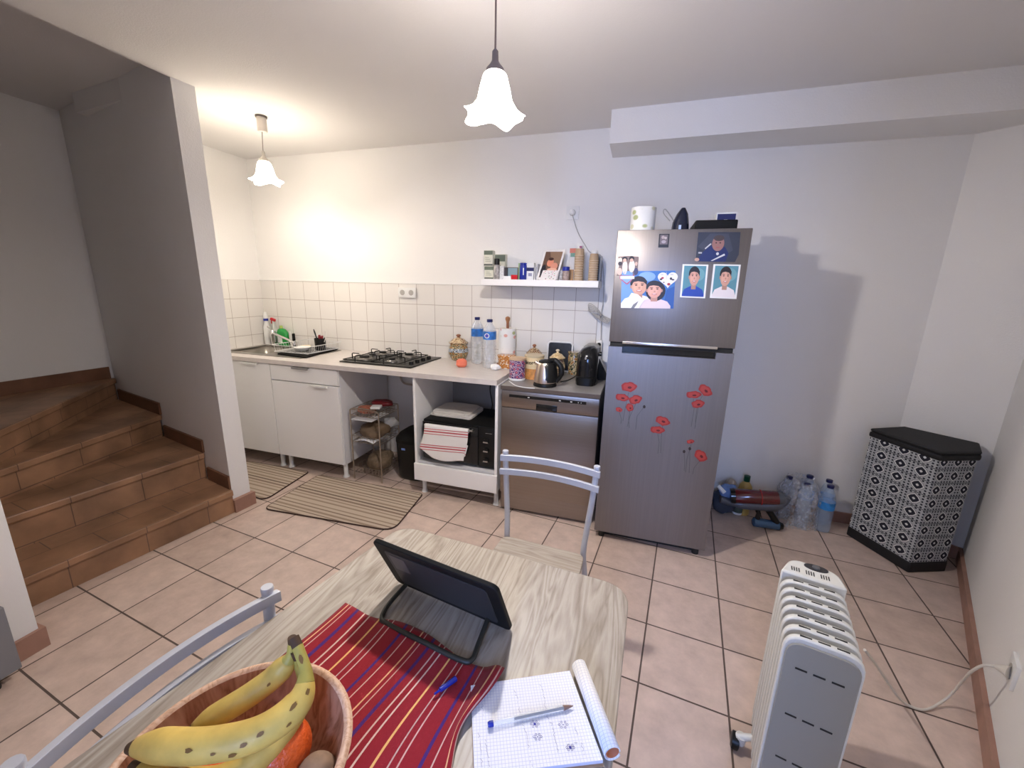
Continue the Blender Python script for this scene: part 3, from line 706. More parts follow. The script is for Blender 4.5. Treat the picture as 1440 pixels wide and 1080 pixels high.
loft(MB(), [ringp(-.17, -.045, .050, .022, WZ+.001, 28, .6), ringp(-.17, -.045, .058, .026, WZ+.03, 28, .6), ringp(-.17, -.045, .060, .026, WZ+.11, 28, .6), ringp(-.175, -.045, .035, .020, WZ+.145, 28, .7), ringp(-.18, -.045, .012, .012, WZ+.155, 28, 1)]).build('body', GREEN, t)
loft(MB(), [ringp(-.18, -.045, .014, .014, WZ+.153, 20, 1), ringp(-.18, -.045, .012, .012, WZ+.178, 20, 1)]).build('cap', col((.45, .55, .15)), t)
MB().prism([(-.205, -.0725), (-.155, -.0725), (-.155, -.070), (-.205, -.070)], WZ+.03, WZ+.085).build('label', WHITEP, t)
t = thing('scrub_brush', (-.07, -.04, WZ), 'grey and black sponge holder behind the drainer', 'brush holder')
MB().tube([(-.075, -.04, WZ), (-.078, -.04, WZ+.10), (-.095, -.04, WZ+.125)], [.020, .022, .012], 14).build('holder', col((.55, .55, .52)), t)
MB().box(-.062, -.048, -.055, -.03, WZ, WZ+.115).build('brush', BLACKM, t, bevel=.004)

# ---- glass storage etc on the worktop
def ceramic(name, c1, c2, c3, sc_=30):
    m = bpy.data.materials.new(name); m.use_nodes = True; nt = m.node_tree; N = nt.nodes; L = nt.links; b = N['Principled BSDF']
    b.inputs['Roughness'].default_value = .2; b.inputs['Coat Weight'].default_value = .4
    tc = N.new('ShaderNodeTexCoord'); v = N.new('ShaderNodeTexVoronoi'); v.inputs['Scale'].default_value = sc_; L.new(tc.outputs['Object'], v.inputs['Vector'])
    r = N.new('ShaderNodeValToRGB'); r.color_ramp.interpolation = 'CONSTANT'; e = r.color_ramp.elements
    e[0].color = (*c1, 1); e[0].position = 0; e[1].color = (*c2, 1); e[1].position = .33
    q = e.new(.52); q.color = (*c3, 1); q = e.new(.66); q.color = (*c2, 1)
    L.new(v.outputs['Distance'], r.inputs[0]); L.new(r.outputs[0], b.inputs['Base Color']); return m
def jar(nm, x, y, z, r, h, lab, ms, finial):
    body, band, lid = ms
    t = thing(nm, (x, y, z), lab, 'jar', None)
    hb = h*.66
    MB().lathe([(r*.62, 0), (r*.72, .004), (r*.97, hb*.38), (r, hb*.55), (r*.92, hb*.75), (r*.80, hb*.92), (r*.84, hb)], x, y, z+.001, 32).build('body', body, t)
    if band: MB().lathe([(r*.935, hb*.72), (r*.985, hb*.6), (r*1.008, hb*.56), (r*1.01, hb*.5)], x, y, z, 32).build('painted_band', band, t)
    l = MB().lathe([(r*.95, hb), (r*.98, hb+.006), (r*.80, hb+.014), (r*.55, hb+h*.16), (r*.22, hb+h*.2), (r*.16, hb+h*.22)], x, y, z, 32).build('lid', lid, t)
    MB().lathe([(r*.13, hb+h*.21), (r*.12, hb+h*.24), (r*.24, hb+h*.28), (r*.24, hb+h*.31), (r*.12, h), (.001, h)], x, y, z, 18).build('knob', finial, l)
    return t
JC = ceramic('majolica', (.30, .11, .02), (.50, .38, .20), (.02, .035, .02), 42)
JB = ceramic('majolica_blue', (.02, .03, .07), (.48, .56, .64), (.12, .07, .03), 60)
JL = ceramic('majolica_lid', (.22, .07, .03), (.55, .42, .25), (.16, .07, .03), 50)
x, y, r, h = can(645, 508, 470, 28, WZ)
jar('ceramic_jar', x, y, WZ, r, h, 'painted ceramic jar with a red knob, right of the cooktop', (JC, JB, JL), WOODR)
def water_bottle(px, pb, pt, w, lab, fill, labelc, z=WZ, m=CLEAR, grp=None, labz=(.60, .76)):
    x, y, r, h = can(px, pb, pt, w, z)
    t = thing('water_bottle', (x, y, z), lab, 'bottle', grp)
    pr = [(r*.55, .001), (r*.9, .004), (r, .015)]
    for k in range(7):
        q = h*(.08+.065*k); pr += [(r, q), (r*.955, q+h*.015), (r*.955, q+h*.025), (r, q+h*.04)]
    pr += [(r, h*.76), (r*.88, h*.82), (r*.5, h*.91), (r*.34, h*.94), (r*.34, h*.965)]
    MB().lathe(pr, x, y, z+.0005, 28).build('body', m, t)
    MB().lathe([(r*.42, h*.945), (r*.43, h*.95), (r*.43, h), (r*.3, h+.001)], x, y, z, 18).build('cap', DBLUE, t)
    lb = MB().lathe([(r*1.01, h*labz[0]), (r*1.01, h*labz[1])], x, y, z, 28); lb.build('label', labelc, t)
    return t, x, y, r, h
LBL = mat('label_blue', (.03, .16, .50), .4, noise=.35, nscale=35)
water_bottle(671, 512.5, 446, 17, 'clear water bottle with plain blue label and leaves in it, left of the pair', 0, LBL)
t, x, y, r, h = water_bottle(688, 519, 449, 18.5, 'clear water bottle with round white emblem on its label, right of the pair', 0, LBL)
MB().lathe([(.017, 0), (.017, .001), (.001, .0012)], 0, 0, 0, 24, M=T(x-.002, y-r*1.03, h*.68+WZ) @ RZ(8) @ RX(90)).build('emblem', WHITEP, t)
MB().lathe([(.012, 0), (.012, .0016), (.001, .0018)], 0, 0, 0, 24, M=T(x-.002, y-r*1.03, h*.68+WZ) @ RZ(8) @ RX(90)).build('emblem_centre', col((.08, .08, .45)), t)
# sprig inside bottle 1 is seen through the plastic
x1_, y1_, r1_, h1_ = can(671, 512.5, 446, 17, WZ)
b = MB()
rnd = random.Random(4)
for k in range(14):
    z = WZ+.03+k*.008; a = rnd.uniform(0, 6.28); q = r1_*.6
    b.face([(x1_, y1_, z), (x1_+q*.5*math.cos(a-.4), y1_+q*.5*math.sin(a-.4), z+.012), (x1_+q*math.cos(a), y1_+q*math.sin(a), z+.018), (x1_+q*.5*math.cos(a+.4), y1_+q*.5*math.sin(a+.4), z+.010)])
b.tube([(x1_, y1_, WZ+.008), (x1_, y1_, WZ+.15)], .0015, 5)
tag(b.build('herb_sprig', mat('sprig', (.20, .22, .08), .6, noise=.4, nscale=60)), 'sprig of leaves standing inside the left water bottle', 'herb')

# patterned kitchen paper
KP = bpy.data.materials.new('kitchen_paper'); KP.use_nodes = True
nt = KP.node_tree; N = nt.nodes; L = nt.links; bb = N['Principled BSDF']; bb.inputs['Roughness'].default_value = .9
tc = N.new('ShaderNodeTexCoord'); v = N.new('ShaderNodeTexVoronoi'); v.inputs['Scale'].default_value = 20; v.inputs['Randomness'].default_value = .6
mp = N.new('ShaderNodeMapping'); mp.inputs['Scale'].default_value = (1, 1, 1.3); L.new(tc.outputs['Object'], mp.inputs[0]); L.new(mp.outputs[0], v.inputs['Vector'])
r_ = N.new('ShaderNodeValToRGB'); r_.color_ramp.elements[0].position = .26; r_.color_ramp.elements[0].color = (0, 0, 0, 1); r_.color_ramp.elements[1].position = .36; r_.color_ramp.elements[1].color = (1, 1, 1, 1)
L.new(v.outputs['Distance'], r_.inputs[0])
hs = N.new('ShaderNodeValToRGB'); hs.color_ramp.interpolation = 'CONSTANT'; hs.color_ramp.elements[0].color = (.45, .50, .25, 1); hs.color_ramp.elements[1].color = (.75, .40, .33, 1); hs.color_ramp.elements[1].position = .62
q = hs.color_ramp.elements.new(.45); q.color = (.62, .62, .45, 1)
L.new(v.outputs['Color'], hs.inputs[0]); mx = N.new('ShaderNodeMix'); mx.data_type = 'RGBA'; L.new(r_.outputs[0], mx.inputs[0]); L.new(hs.outputs[0], mx.inputs[6]); mx.inputs[7].default_value = (.82, .82, .80, 1); L.new(mx.outputs[2], bb.inputs['Base Color'])
x, y, r, h = 1.83, -.11, .062, .245
pr_ = at(713, 500, 'y', -.11); x = pr_.x
t = thing('paper_towel_holder', (x, y, WZ), 'wooden kitchen-paper holder standing behind the water bottles', 'holder')
MB().lathe([(.075, 0), (.075, .012), (.07, .014)], x, y, WZ+.001, 28).build('base', WOODR, t)
zt = vert(x, y, 713, 445); zr = vert(x, y, 713, 460)
MB().cyl((x, y, WZ+.012), (x, y, zt-.02), .010, seg=12).build('post', WOODR, t)
MB().lathe([(.010, zt-.045), (.012, zt-.035), (.018, zt-.02), (.016, zt-.006), (.006, zt)], x, y, 0, 16).build('finial', col((.35, .16, .07)), t)
o = MB().lathe([(.016, WZ+.015), (.062, WZ+.015), (.062, zr-.008), (.016, zr-.008)], x, y, 0, 40).build('kitchen_roll', KP); tag(o, 'printed kitchen-paper roll on the wooden holder behind the bottles', 'paper roll')
# orange printed tub, peach sponge, crumpled tissue
x, y, r, h = can(712, 519, 499, 25, WZ)
OR = ceramic('orange_print', (.75, .70, .6), (.70, .30, .07), (.35, .12, .04), 60)
o = MB().lathe([(r*.85, 0), (r, h*.9), (r*1.04, h*.92), (r*1.04, h), (r*.9, h+.003)], x, y, WZ+.001, 28).build('printed_tub', OR); tag(o, 'orange tub with white flower print, in front of the kitchen-paper roll', 'tub')
x, y, r, h = can(649, 517, 505, 15, WZ)
o = MB().lathe([(r*.7, 0), (r, h*.25), (r*.95, h*.8), (r*.6, h)], x, y, WZ+.001, 20, fl=.08, nf=3).build('sponge', mat('coral', (.80, .20, .12), .6)); tag(o, 'coral orange sponge on the worktop in front of the painted jar', 'sponge')
o = blob('tissue', (at(695, 521, 'z', WZ).x, at(695, 521, 'z', WZ).y+.02, WZ+.020), (.032, .022, .019), mat('tissue_m', (.85, .85, .85), .9), 'crumpled white tissue near the front of the worktop', 'tissue', 21, .5)

# ---- dishwasher
t = thing('dishwasher', (2.37, -.3, 0), 'stainless steel dishwasher between the oven cabinet and the fridge', 'dishwasher')
MB().box(2.075, 2.665, -.575, -.02, .05, .822).build('body', mat('dw_body', (.10, .10, .11), .5), t)
MB().box(2.070, 2.670, -.612, -.012, .822, DZ, bev=.003).build('top_panel', mat('dw_top', (.25, .235, .225), .35, .2), t)
MB().box(2.072, 2.668, -.616, -.611, .824, DZ-.002).build('top_edge', DWST, t)
MB().box(2.074, 2.666, -.602, -.575, .712, .818, bev=.003).build('control_panel', DWST, t)
dr = MB().box(2.074, 2.666, -.600, -.575, .135, .708, bev=.003).build('door', DWST, t)
MB().box(2.078, 2.662, -.585, -.560, .02, .130).build('kick_plate', DWST, t)
a_, b_ = at(716, 563, 'y', -.602), at(824, 576, 'y', -.602)
dsp = MB().box(a_.x, b_.x, -.6035, -.600, .778, .795).build('display_strip', BLACKG, t)
for px in (743, 787, 803, 813, 817):
    q = at(px, 570, 'y', -.604); MB().box(q.x-.006 if px < 810 else q.x-.002, q.x+.006 if px < 810 else q.x+.002, -.6045, -.603, .784, .789).build('button', col((.7, .7, .7)), dsp)
a_, b_ = at(753.5, 582, 'y', -.602), at(783, 582, 'y', -.602)
MB().box(a_.x, b_.x, -.6035, -.600, .714, .752, bev=.001).build('handle_recess', BLACKG, t)
for X in (2.11, 2.63):
    for Y in (-.54, -.06): MB().cyl((X, Y, 0), (X, Y, .05), .016, seg=12).build('foot', RUBBER, t)

# ---- things on the dishwasher
x, y, r, h = can(727, 536, 503, 23.5, DZ)
t = thing('printed_canister', (x, y, DZ), 'purple flower-print canister with a pale wooden lid on the dishwasher', 'canister')
MB().lathe([(r*.97, 0), (r, .002), (r, h*.08), (r*.98, h*.10)], x, y, DZ+.001, 32).build('base_rim', WHITEP, t)
MB().lathe([(r*.97, h*.10), (r*.97, h*.91)], x, y, DZ+.001, 32).build('body', ceramic('flower_tin', (.50, .12, .16), (.09, .05, .16), (.55, .38, .45), 48), t)
MB().lathe([(r, h*.91), (r*1.02, h*.93), (r*1.0, h), (r*.6, h+.001)], x, y, DZ+.001, 32).build('lid', col((.55, .38, .24)), t)
x, y, r, h = can(750.5, 534, 499, 27, DZ)
TINY = mat('tin_yellow', (.70, .50, .22), .4, noise=.25, nscale=20)
t = thing('chicory_tin', (x, y, DZ), 'yellow chicory tin with dark lettering between the canister and the kettle', 'tin')
MB().lathe([(r, 0), (r, h*.45)], x, y, DZ+.001, 32).build('body', mat('tin_orange', (.62, .28, .08), .4, noise=.35, nscale=35), t)
MB().lathe([(r, h*.45), (r, h*.93)], x, y, DZ+.001, 32).build('paper_wrap', mat('tin_cream', (.78, .62, .36), .4, noise=.12, nscale=20), t)
MB().lathe([(r*1.02, h*.93), (r*1.02, h), (r*.9, h+.002)], x, y, DZ+.001, 32).build('lid', col((.55, .45, .3)), t)
txt = text('lettering', 'Ricoré', .033, Matrix.Identity(4), BLACK, t, depth=.0004, bold=.0009)
for vtx in txt.data.vertices:   # wrap round the tin
    a = vtx.co.x/(r+.0012); zz = vtx.co.y; rr = r+.0009+vtx.co.z
    aa = -math.pi/2-.28+a; vtx.co = Vector((x+rr*math.cos(aa), y+rr*math.sin(aa), DZ+h*.72+zz))
x, y, r, h = 2.225, -.12, .058, .19
x = at(751, 500, 'y', -.12).x; h = vert(x, -.12, 751, 484)-DZ
jar('ceramic_jar', x, y, DZ, r, h, 'painted ceramic jar with a brown knob, behind the yellow tin', (JC, JB, JL), WOODR)
x = at(784, 500, 'y', -.20).x; h = vert(x, -.20, 782, 491)-DZ
jar('ceramic_jar', x, -.20, DZ, .055, h, 'cream and brown ceramic jar with a pale knob, behind the kettle', (ceramic('jar_brown', (.30, .20, .13), (.16, .10, .09), (.5, .38, .2), 40), ceramic('jar_cream', (.62, .44, .22), (.66, .54, .34), (.5, .33, .14), 60), ceramic('jar_cream2', (.62, .44, .22), (.66, .54, .34), (.5, .33, .14), 60)), col((.72, .62, .45)))
x = at(820, 510, 'y', -.10).x
o = MB().lathe([(.04, 0), (.045, .12), (.04, .14), (.047, .142), (.047, .155), (.02, .158)], at(804, 500, 'y', -.10).x+.02, -.10, DZ+.001, 24).build('ceramic_pot', JC); tag(o, 'small painted pot mostly hidden behind the coffee machine', 'pot')
# kettle
x, y, r, h = can(766, 545, 503, 31, DZ)
t = thing('electric_kettle', (x, y, DZ), 'brushed steel electric kettle with black handle on the dishwasher', 'kettle')
KETTLE = t
r = .066; h = vert(x, y, 766, 505)-DZ
MB().lathe([(r*1.08, 0), (r*1.1, .006), (r*1.02, .018), (r*.6, .022)], x, y, DZ+.001, 32).build('base', BLACK, t)
MB().lathe([(r*1.0, .023), (r*1.02, .035), (r*.98, .06), (r*.80, h*.8), (r*.70, h*.88), (r*.66, h*.9)], x, y, DZ, 36).build('body', mat('kettle_steel', (.66, .54, .45), .36, 1.0), t)
MB().lathe([(r*.70, h*.88), (r*.66, h*.93), (r*.4, h*.98), (r*.15, h)], x, y, DZ, 28).build('lid', BLACK, t)
MB().tube(bez([(x+.018, y-.01, DZ+h*.95), (x+.055, y-.012, DZ+h*.99), (x+.095, y-.014, DZ+h*.78), (x+.098, y-.014, DZ+h*.45), (x+.070, y-.012, DZ+h*.20)]), [.014]*8+[.017]*16+[.013]*9, 12).build('handle', BLACK, t)
MB().lathe([(r*1.03, .030), (r*1.03, .05), (r*.86, h*.8), (r*.72, h*.88)], x+.010, y+.004, DZ, 30).build('rear_shell', BLACK, t)
MB().tube([(x-.030, y-.015, DZ+h*.80), (x-.060, y-.022, DZ+h*.90)], [.018, .008], 12).build('spout', MATS['kettle_steel'], t)
# tray with white rim leaning on the tiles
t = thing('serving_tray', (2.33, -.04, DZ), 'black tray with a white rim leaning on the tiles behind the kettle', 'tray')
Mt = T(at(789, 505, 'y', -.03).x-.01, -.055, DZ+.004) @ RX(-8)
pr = rrect(-.088, .088, 0, .205, .022)
b = MB(); b.prism([(p[0], p[1]) for p in pr], -.004, .002, M=Mt @ RX(90)); b.build('tray_base', mat('tray_dark', (.010, .013, .020), .3, noise=.6, nscale=30), t)
MB().tube([Mt @ RX(90) @ Vector((p[0], p[1], .004)) for p in pr], .0062, 8, closed=True).build('tray_rim', WHITEP, t)
# coffee machine
cx = at(824, 543, 'y', -.36).x; cyy = -.33
ch = vert(cx, -.40, 823, 488)-DZ
t = thing('coffee_machine', (cx, cyy, DZ), 'black rounded capsule coffee machine beside the fridge', 'coffee machine')
hw = .066
loft(MB(), [ringp(cx, -.32, hw, .115, DZ+.001, 32, .55), ringp(cx, -.32, hw*1.04, .118, DZ+.02, 32, .6), ringp(cx, -.33, hw*.98, .11, DZ+.05, 32, .6), ringp(cx, -.33, hw*.98, .105, DZ+ch*.5, 32, .6), ringp(cx, -.33, hw*1.0, .11, DZ+ch*.62, 32, .65), ringp(cx, -.33, hw*.95, .10, DZ+ch*.80, 32, .7), ringp(cx+.005, -.32, hw*.7, .085, DZ+ch*.93, 32, .8), ringp(cx+.01, -.31, hw*.3, .05, DZ+ch, 32, 1)]).build('body', BLACKG, t)
loft(MB(), [ringp(cx+.012, -.27, hw*.85, .07, DZ+ch*.80, 28, .8), ringp(cx+.014, -.27, hw*.80, .065, DZ+ch*.95, 28, .9), ringp(cx+.014, -.27, hw*.45, .04, DZ+ch*1.03, 28, 1)]).build('top_cover', col((.30, .30, .29), .4), t)
loft(MB(), [ringp(cx, -.41, hw*.8, .035, DZ+.001, 28, .6), ringp(cx, -.41, hw*.85, .038, DZ+.05, 28, .6), ringp(cx, -.405, hw*.85, .034, DZ+.055, 28, .6)]).build('drip_tray', BLACK, t)
MB().tube([(cx-.004, -.428, DZ+ch*.80), (cx-.004, -.436, DZ+ch*.70)], [.003, .007], 8).build('logo_mark', col((.25, .25, .26)), t)
MB().cyl((cx+.05, -.30, DZ+ch*.78), (cx+.078, -.30, DZ+ch*.78), .014, seg=14).build('dial', BLACK, t)
MB().prism([(cx+.05, -.25), (cx+.058, -.25), (cx+.122, -.20), (cx+.122, -.19), (cx+.05, -.19)], [DZ+.001]*5, [DZ+ch*.72, DZ+ch*.66, DZ+.02, DZ+.02, DZ+ch*.72]).build('water_tank', mat('tank', (.03, .03, .03), .15, trans=.3), t)
# cords on the dishwasher
tag(MB().tube(bez([at(716, 536, 'z', DZ+.003), at(725, 542, 'z', DZ+.003), at(738, 545, 'z', DZ+.003), at(752, 546, 'z', DZ+.004)]), .0025, 6).build('charging_cable', WHITEP), 'thin white cable on the dishwasher in front of the canister', 'cable')
MB().tube(bez([(2.40, -.40, DZ+.004), (2.435, -.33, DZ+.004), (2.455, -.24, DZ+.004), (2.462, -.16, DZ+.004), (2.47, -.05, DZ+.004)]), .003, 6).build('power_cord', BLACK, KETTLE)

# ---- sockets
def socket(nm, x, z, w_, h_, n, lab, y=0, M=None):
    M = M or T(x, y, z)
    t = thing(nm, M.translation, lab, 'socket')
    MB().box(-w_/2, w_/2, -.010, 0, -h_/2, h_/2, M=M, bev=.002).build('face_plate', WHITEP, t)
    for k in range(n):
        cx = (k-(n-1)/2)*w_/n
        MB().lathe([(.021, .0), (.021, .0015), (.020, .0015)], 0, 0, 0, 24, M=M @ T(cx, -.010, 0) @ RX(90)).build('socket_well', col((.42, .40, .38)), t)
    return t
p = at(573, 411.5, 'y', -.01)
socket('wall_socket', p.x, p.z, .155, .078, 2, 'white double socket on the tiles above the cooktop', -.012)
p = at(805.5, 299.5, 'y', 0)
socket('wall_socket', p.x, p.z, .084, .084, 1, 'white single socket high on the wall above the shelf')
LEAD = thing('extension_lead', (p.x, -.03, p.z-.1), 'grey power lead plugged in above the shelf and dropping past its end', 'power lead')
pl_ = MB().lathe([(.018, 0), (.017, .03), (.010, .035)], 0, 0, 0, 18, M=T(p.x, -.008, p.z) @ RX(90)).build('plug', WHITEP, LEAD)
pts = [(p.x+.001, -.035, p.z-.01), at(812, 325, 'y', -.015), at(823, 345, 'y', -.012), at(829, 354, 'y', -.012), at(838, 358, 'y', -.012), at(846, 362, 'y', -.02), at(849, 395, 'y', -.012), at(848, 425, 'y', -.012), at(846, 440, 'y', -.02), at(845, 478, 'y', -.02)]
MB().tube(bez(pts), .003, 6).build('cord', CABLEG, LEAD)
pts = []
c0, c1 = at(829, 434, 'y', -.03), at(857, 452, 'y', -.05)
b = MB()
for k in range(5):
    pts = []; e = c1-c0; wd = .006+.006*k; tl = .016*(k-2)
    for q in range(26):
        a = 2*math.pi*q/26; f = .5+.56*math.cos(a)-.03*k*(math.cos(a) > 0)
        pts.append(c0+e*f+Vector((0, -.005*k+.004*math.sin(a), wd*math.sin(a)*(1.35-.8*f)+tl*(.5-f))))
    b.tube(pts, .0022, 6, closed=True)
b.tube([c0*.45+c1*.55+Vector((0, .01, .018)), c0*.45+c1*.55+Vector((.004, -.03, 0)), c0*.45+c1*.55+Vector((0, .01, -.02))], .005, 6)
tag(b.build('coiled_cable', CABLEG), 'coiled grey cable hanging on the tiles left of the fridge', 'cable')
p = at(840.5, 489, 'y', -.02)
t = thing('power_strip', (p.x+.01, -.02, p.z), 'white vertical power strip on the tiles behind the coffee machine', 'power strip')
MB().box(p.x-.012, p.x+.030, -.045, -.012, p.z-.10, p.z+.055, bev=.005).build('housing', WHITEP, t)
for k in range(2): MB().lathe([(.014, 0), (.014, .001), (.012, .001)], 0, 0, 0, 18, M=T(p.x+.009, -.045, p.z+.025-.045*k) @ RX(90)).build('socket_well', BLACKM, t)

# ================================================================== SHELF
SZ = 1.481
tag(MB().box(1.795, 2.578, -.25, 0, 1.440, SZ).build('wall_shelf', WHITE, bevel=.0015), 'white floating shelf on the wall left of the fridge', 'shelf')
def sbox(nm, pxl, pxr, pt, y, dep, m, lab, cat='box', z=SZ, extra=None, rot=0):
    a_, c_ = at(pxl, 388, 'y', y), at(pxr, 388, 'y', y); zt = vert((a_.x+c_.x)/2, y, (pxl+pxr)/2, pt)
    o = MB().box(a_.x, c_.x, y, y+dep, z, zt).build(nm, m, bevel=.001); tag(o, lab, cat); return o, a_.x, c_.x, zt
CR = mat('cream_box', (.68, .67, .56), .5, noise=.08, nscale=40)
def labelled_box(pxl, pxr, pt, y, z, lab, top=(.10, .11, .10)):
    a_, c_ = at(pxl, 388, 'y', y), at(pxr, 388, 'y', y); zt = vert((a_.x+c_.x)/2, y, (pxl+pxr)/2, pt)
    t = thing('medicine_box', ((a_.x+c_.x)/2, y+.03, z), lab, 'box'); w_ = c_.x-a_.x; h_ = zt-z
    MB().box(a_.x, c_.x, y, y+.05, z, zt).build('carton', CR, t, bevel=.001)
    MB().box(a_.x, c_.x, y-.0006, y, z+h_*.04, z+h_*.14).build('dark_band', col(top), t)
    MB().box(a_.x, c_.x, y-.0006, y, zt-h_*.28, zt-h_*.02).build('printed_top', col((.14, .17, .13)), t)
    for k in range(3): MB().box(a_.x+w_*.15, c_.x-w_*.2*(1+k*.5), y-.0006, y, z+h_*(.3+.12*k), z+h_*(.34+.12*k)).build('printed_line', col((.35, .36, .30)), t)
    return zt
z1_ = labelled_box(681.2, 693.8, 374.5, -.15, SZ, 'cream medicine box at the left end of the shelf, lower of the stacked pair')
labelled_box(680.4, 692.5, 352, -.155, z1_+.0005, 'cream medicine box with dark top, upper of the stacked pair')
labelled_box(695, 710, 357.5, -.07, SZ, 'pale box with a dark lettered corner standing behind the black-capped bottle')
def sbottle(nm, px, w, pt, y, lab, m, capm, caph=.3, cat='bottle', capw=.9, neck=None):
    a_ = at(px, 388, 'y', y); r = w/2*((a_-CAM).dot(FW))/FPX; h = vert(a_.x, y, px, pt)-SZ
    t = thing(nm, (a_.x, y, SZ), lab, cat)
    MB().lathe([(r*.9, 0), (r, .003), (r, h*(1-caph)*.9), (r*capw*.8, h*(1-caph))], a_.x, y, SZ+.0005, 22).build('body', m, t)
    MB().lathe([(r*capw, h*(1-caph)), (r*capw, h*.97), (r*capw*.7, h)], a_.x, y, SZ, 20).build('cap', capm, t)
    return t
sbottle('glass_vial', 698.5, 8.5, 363.5, -.17, 'small white bottle with a round black cap on the shelf', mat('vial', (.35, .33, .32), .3, noise=.5, nscale=60), BLACK, .3)
sbox('white_carton', 702.5, 708, 374, -.175, .03, mat('carton_print', (.70, .70, .70), .5, noise=.3, nscale=120), 'narrow white printed carton right of the black-capped bottle')
sbox('dark_case', 708, 712.5, 376, -.16, .05, col((.06, .05, .055)), 'dark small case next to the alarm clock', 'case')
# weather clock
a_, c_ = at(711.5, 388, 'y', -.13), at(728.5, 388, 'y', -.13)
t = thing('digital_clock', ((a_.x+c_.x)/2, -.12, SZ), 'small digital clock with a pale blue screen on the shelf', 'clock'); zt = vert(a_.x, -.13, 720, 376)
MB().box(a_.x, c_.x, -.13, -.10, SZ, zt, bev=.003).build('case', col((.16, .13, .11)), t)
MB().box(a_.x+.006, c_.x-.006, -.1315, -.13, SZ+.018, zt-.005).build('screen', mat('lcd', (.30, .42, .46), .25), t)
sbox('pill_box', 708, 718, 388.2, -.225, .04, WHITEP, 'small white pill box at the front edge of the shelf')
o, *_ = sbox('red_lighter', 718.5, 727, 386.5, -.21, .02, RED, 'small red lighter in front of the digital clock', 'lighter')
sbox('green_box', 728.5, 733, 370, -.12, .06, mat('green_card', (.35, .48, .22), .5), 'thin green box behind the blue tube')
t = sbottle('blue_tube', 735.5, 10, 369.5, -.18, 'dark blue cosmetic tube standing on the shelf', BLUE, BLUE, .08, 'tube', 1.0)
p = at(736.2, 380, 'y', -.215); MB().box(p.x-.0035, p.x+.0025, -.2165, -.212, SZ+.03, SZ+.075).build('printed_strip', col((.7, .75, .8)), t)
o, xa, xb, zt = sbox('tablet_carton', 740.5, 750.3, 369.5, -.17, .05, WHITEP, 'white carton with a dark blue band beside the blue tube')
MB().box(xa, xb, -.1706, -.1698, SZ+(zt-SZ)*.52, SZ+(zt-SZ)*.72).build('blue_band', DBLUE, o)
MB().box(xa+.012, xb-.012, -.1706, -.1698, SZ+(zt-SZ)*.22, SZ+(zt-SZ)*.4).build('print', col((.3, .3, .4)), o)
# leaning sheets (photo frames edges)
for k, px in enumerate((752.6, 755.2)):
    a_ = at(px, 388, 'y', -.15)
    o = MB().box(a_.x, a_.x+.005, -.17, -.06, SZ, SZ+.085+.02*k).build('greeting_card', PAPER, bevel=.0003)
    tag(o, ['grey-edged card standing left of the photo frame', 'white card standing upright against the photo frame'][k], 'card')
# picture helper: one flat mesh with coloured patches, plane spanned by O, U, V
def picture(nm, O, U, V, nrm, patches, parent=None, thick=.0012):
    b = MB(); d = Vector(nrm).normalized()
    for i, (kind, c, data) in enumerate(patches):
        b.use(col(c, .4)); off = d*(.00018*i)
        if kind == 'r': u0, v0, u1, v1 = data; pts = [(u0, v0), (u1, v0), (u1, v1), (u0, v1)]
        elif kind == 'e':
            cu_, cv, ru, rv = data[:4]; pts = [(cu_+ru*math.cos(a*math.pi/12), cv+rv*math.sin(a*math.pi/12)) for a in range(24)]
        else: pts = data
        if i == 0:
            lo_ = [Vector(O)+Vector(U)*p[0]+Vector(V)*p[1] for p in pts]; n0 = len(b.bm.faces)
            A = [b.bm.verts.new(q) for q in lo_]; B = [b.bm.verts.new(q+d*thick) for q in lo_]
            b.bm.faces.new(A); b.bm.faces.new(B)
            for k in range(len(A)): b.bm.faces.new((A[k], A[(k+1) % len(A)], B[(k+1) % len(B)], B[k]))
            b._mark(n0)
        else: b.face([Vector(O)+Vector(U)*p[0]+Vector(V)*p[1]+d*thick+off for p in pts])
    return b.build(nm, None, parent, smooth=False, nomerge=True)
SK = (.62, .34, .24); SKL = (.70, .42, .32); HR = (.018, .012, .010)
# framed photo on the shelf
A0 = at(754.5, 393, 'y', -.20); A1 = at(783.5, 395, 'y', -.20); zt = vert(A0.x, -.12, 762, 352); A0.z = A1.z = SZ
U = Vector((A1.x-A0.x, 0, 0)); V = Vector((.030, .085, zt-SZ))
o = picture('framed_photo', A0+Vector((0, 0, .0015)), U, V, (0, -.9, .35), [('r', (.78, .76, .74), (0, 0, 1, 1)), ('r', (.14, .075, .05), (.09, .07, .91, .93)), ('p', (.26, .16, .10), [(.3, .93), (.91, .93), (.91, .5), (.5, .55)]), ('e', (.015, .015, .025), (.2, .28, .12, .22)), ('e', (.70, .26, .16), (.45, .56, .16, .13)), ('e', (.66, .28, .19), (.68, .44, .17, .12)), ('e', (.05, .02, .015), (.45, .68, .12, .05)), ('e', (.74, .42, .30), (.62, .33, .24, .05))], None, .006)
tag(o, 'white-framed photo of two faces leaning at the middle of the shelf', 'picture frame')
A0 = at(758.5, 395, 'y', -.22); A1 = at(781, 396, 'y', -.22); A0.z = A1.z = SZ
rc = random.Random(3); pat = [('p', (.74, .70, .68), [(0, 0), (1, 0), (1.1, 1), (.12, 1)])]
for k in range(24):
    c_ = rc.choice([(.55, .05, .08), (.1, .35, .15), (.15, .15, .18), (.6, .3, .35)]); pat.append(('e', c_, (rc.uniform(.15, .95), rc.uniform(.08, .92), .03, .035)))
o = picture('patterned_card', A0, Vector((A1.x-A0.x, 0, 0)), Vector((.005, .02, .062)), (0, -.95, .3), pat); tag(o, 'white card with red and green specks in front of the framed photo', 'card')
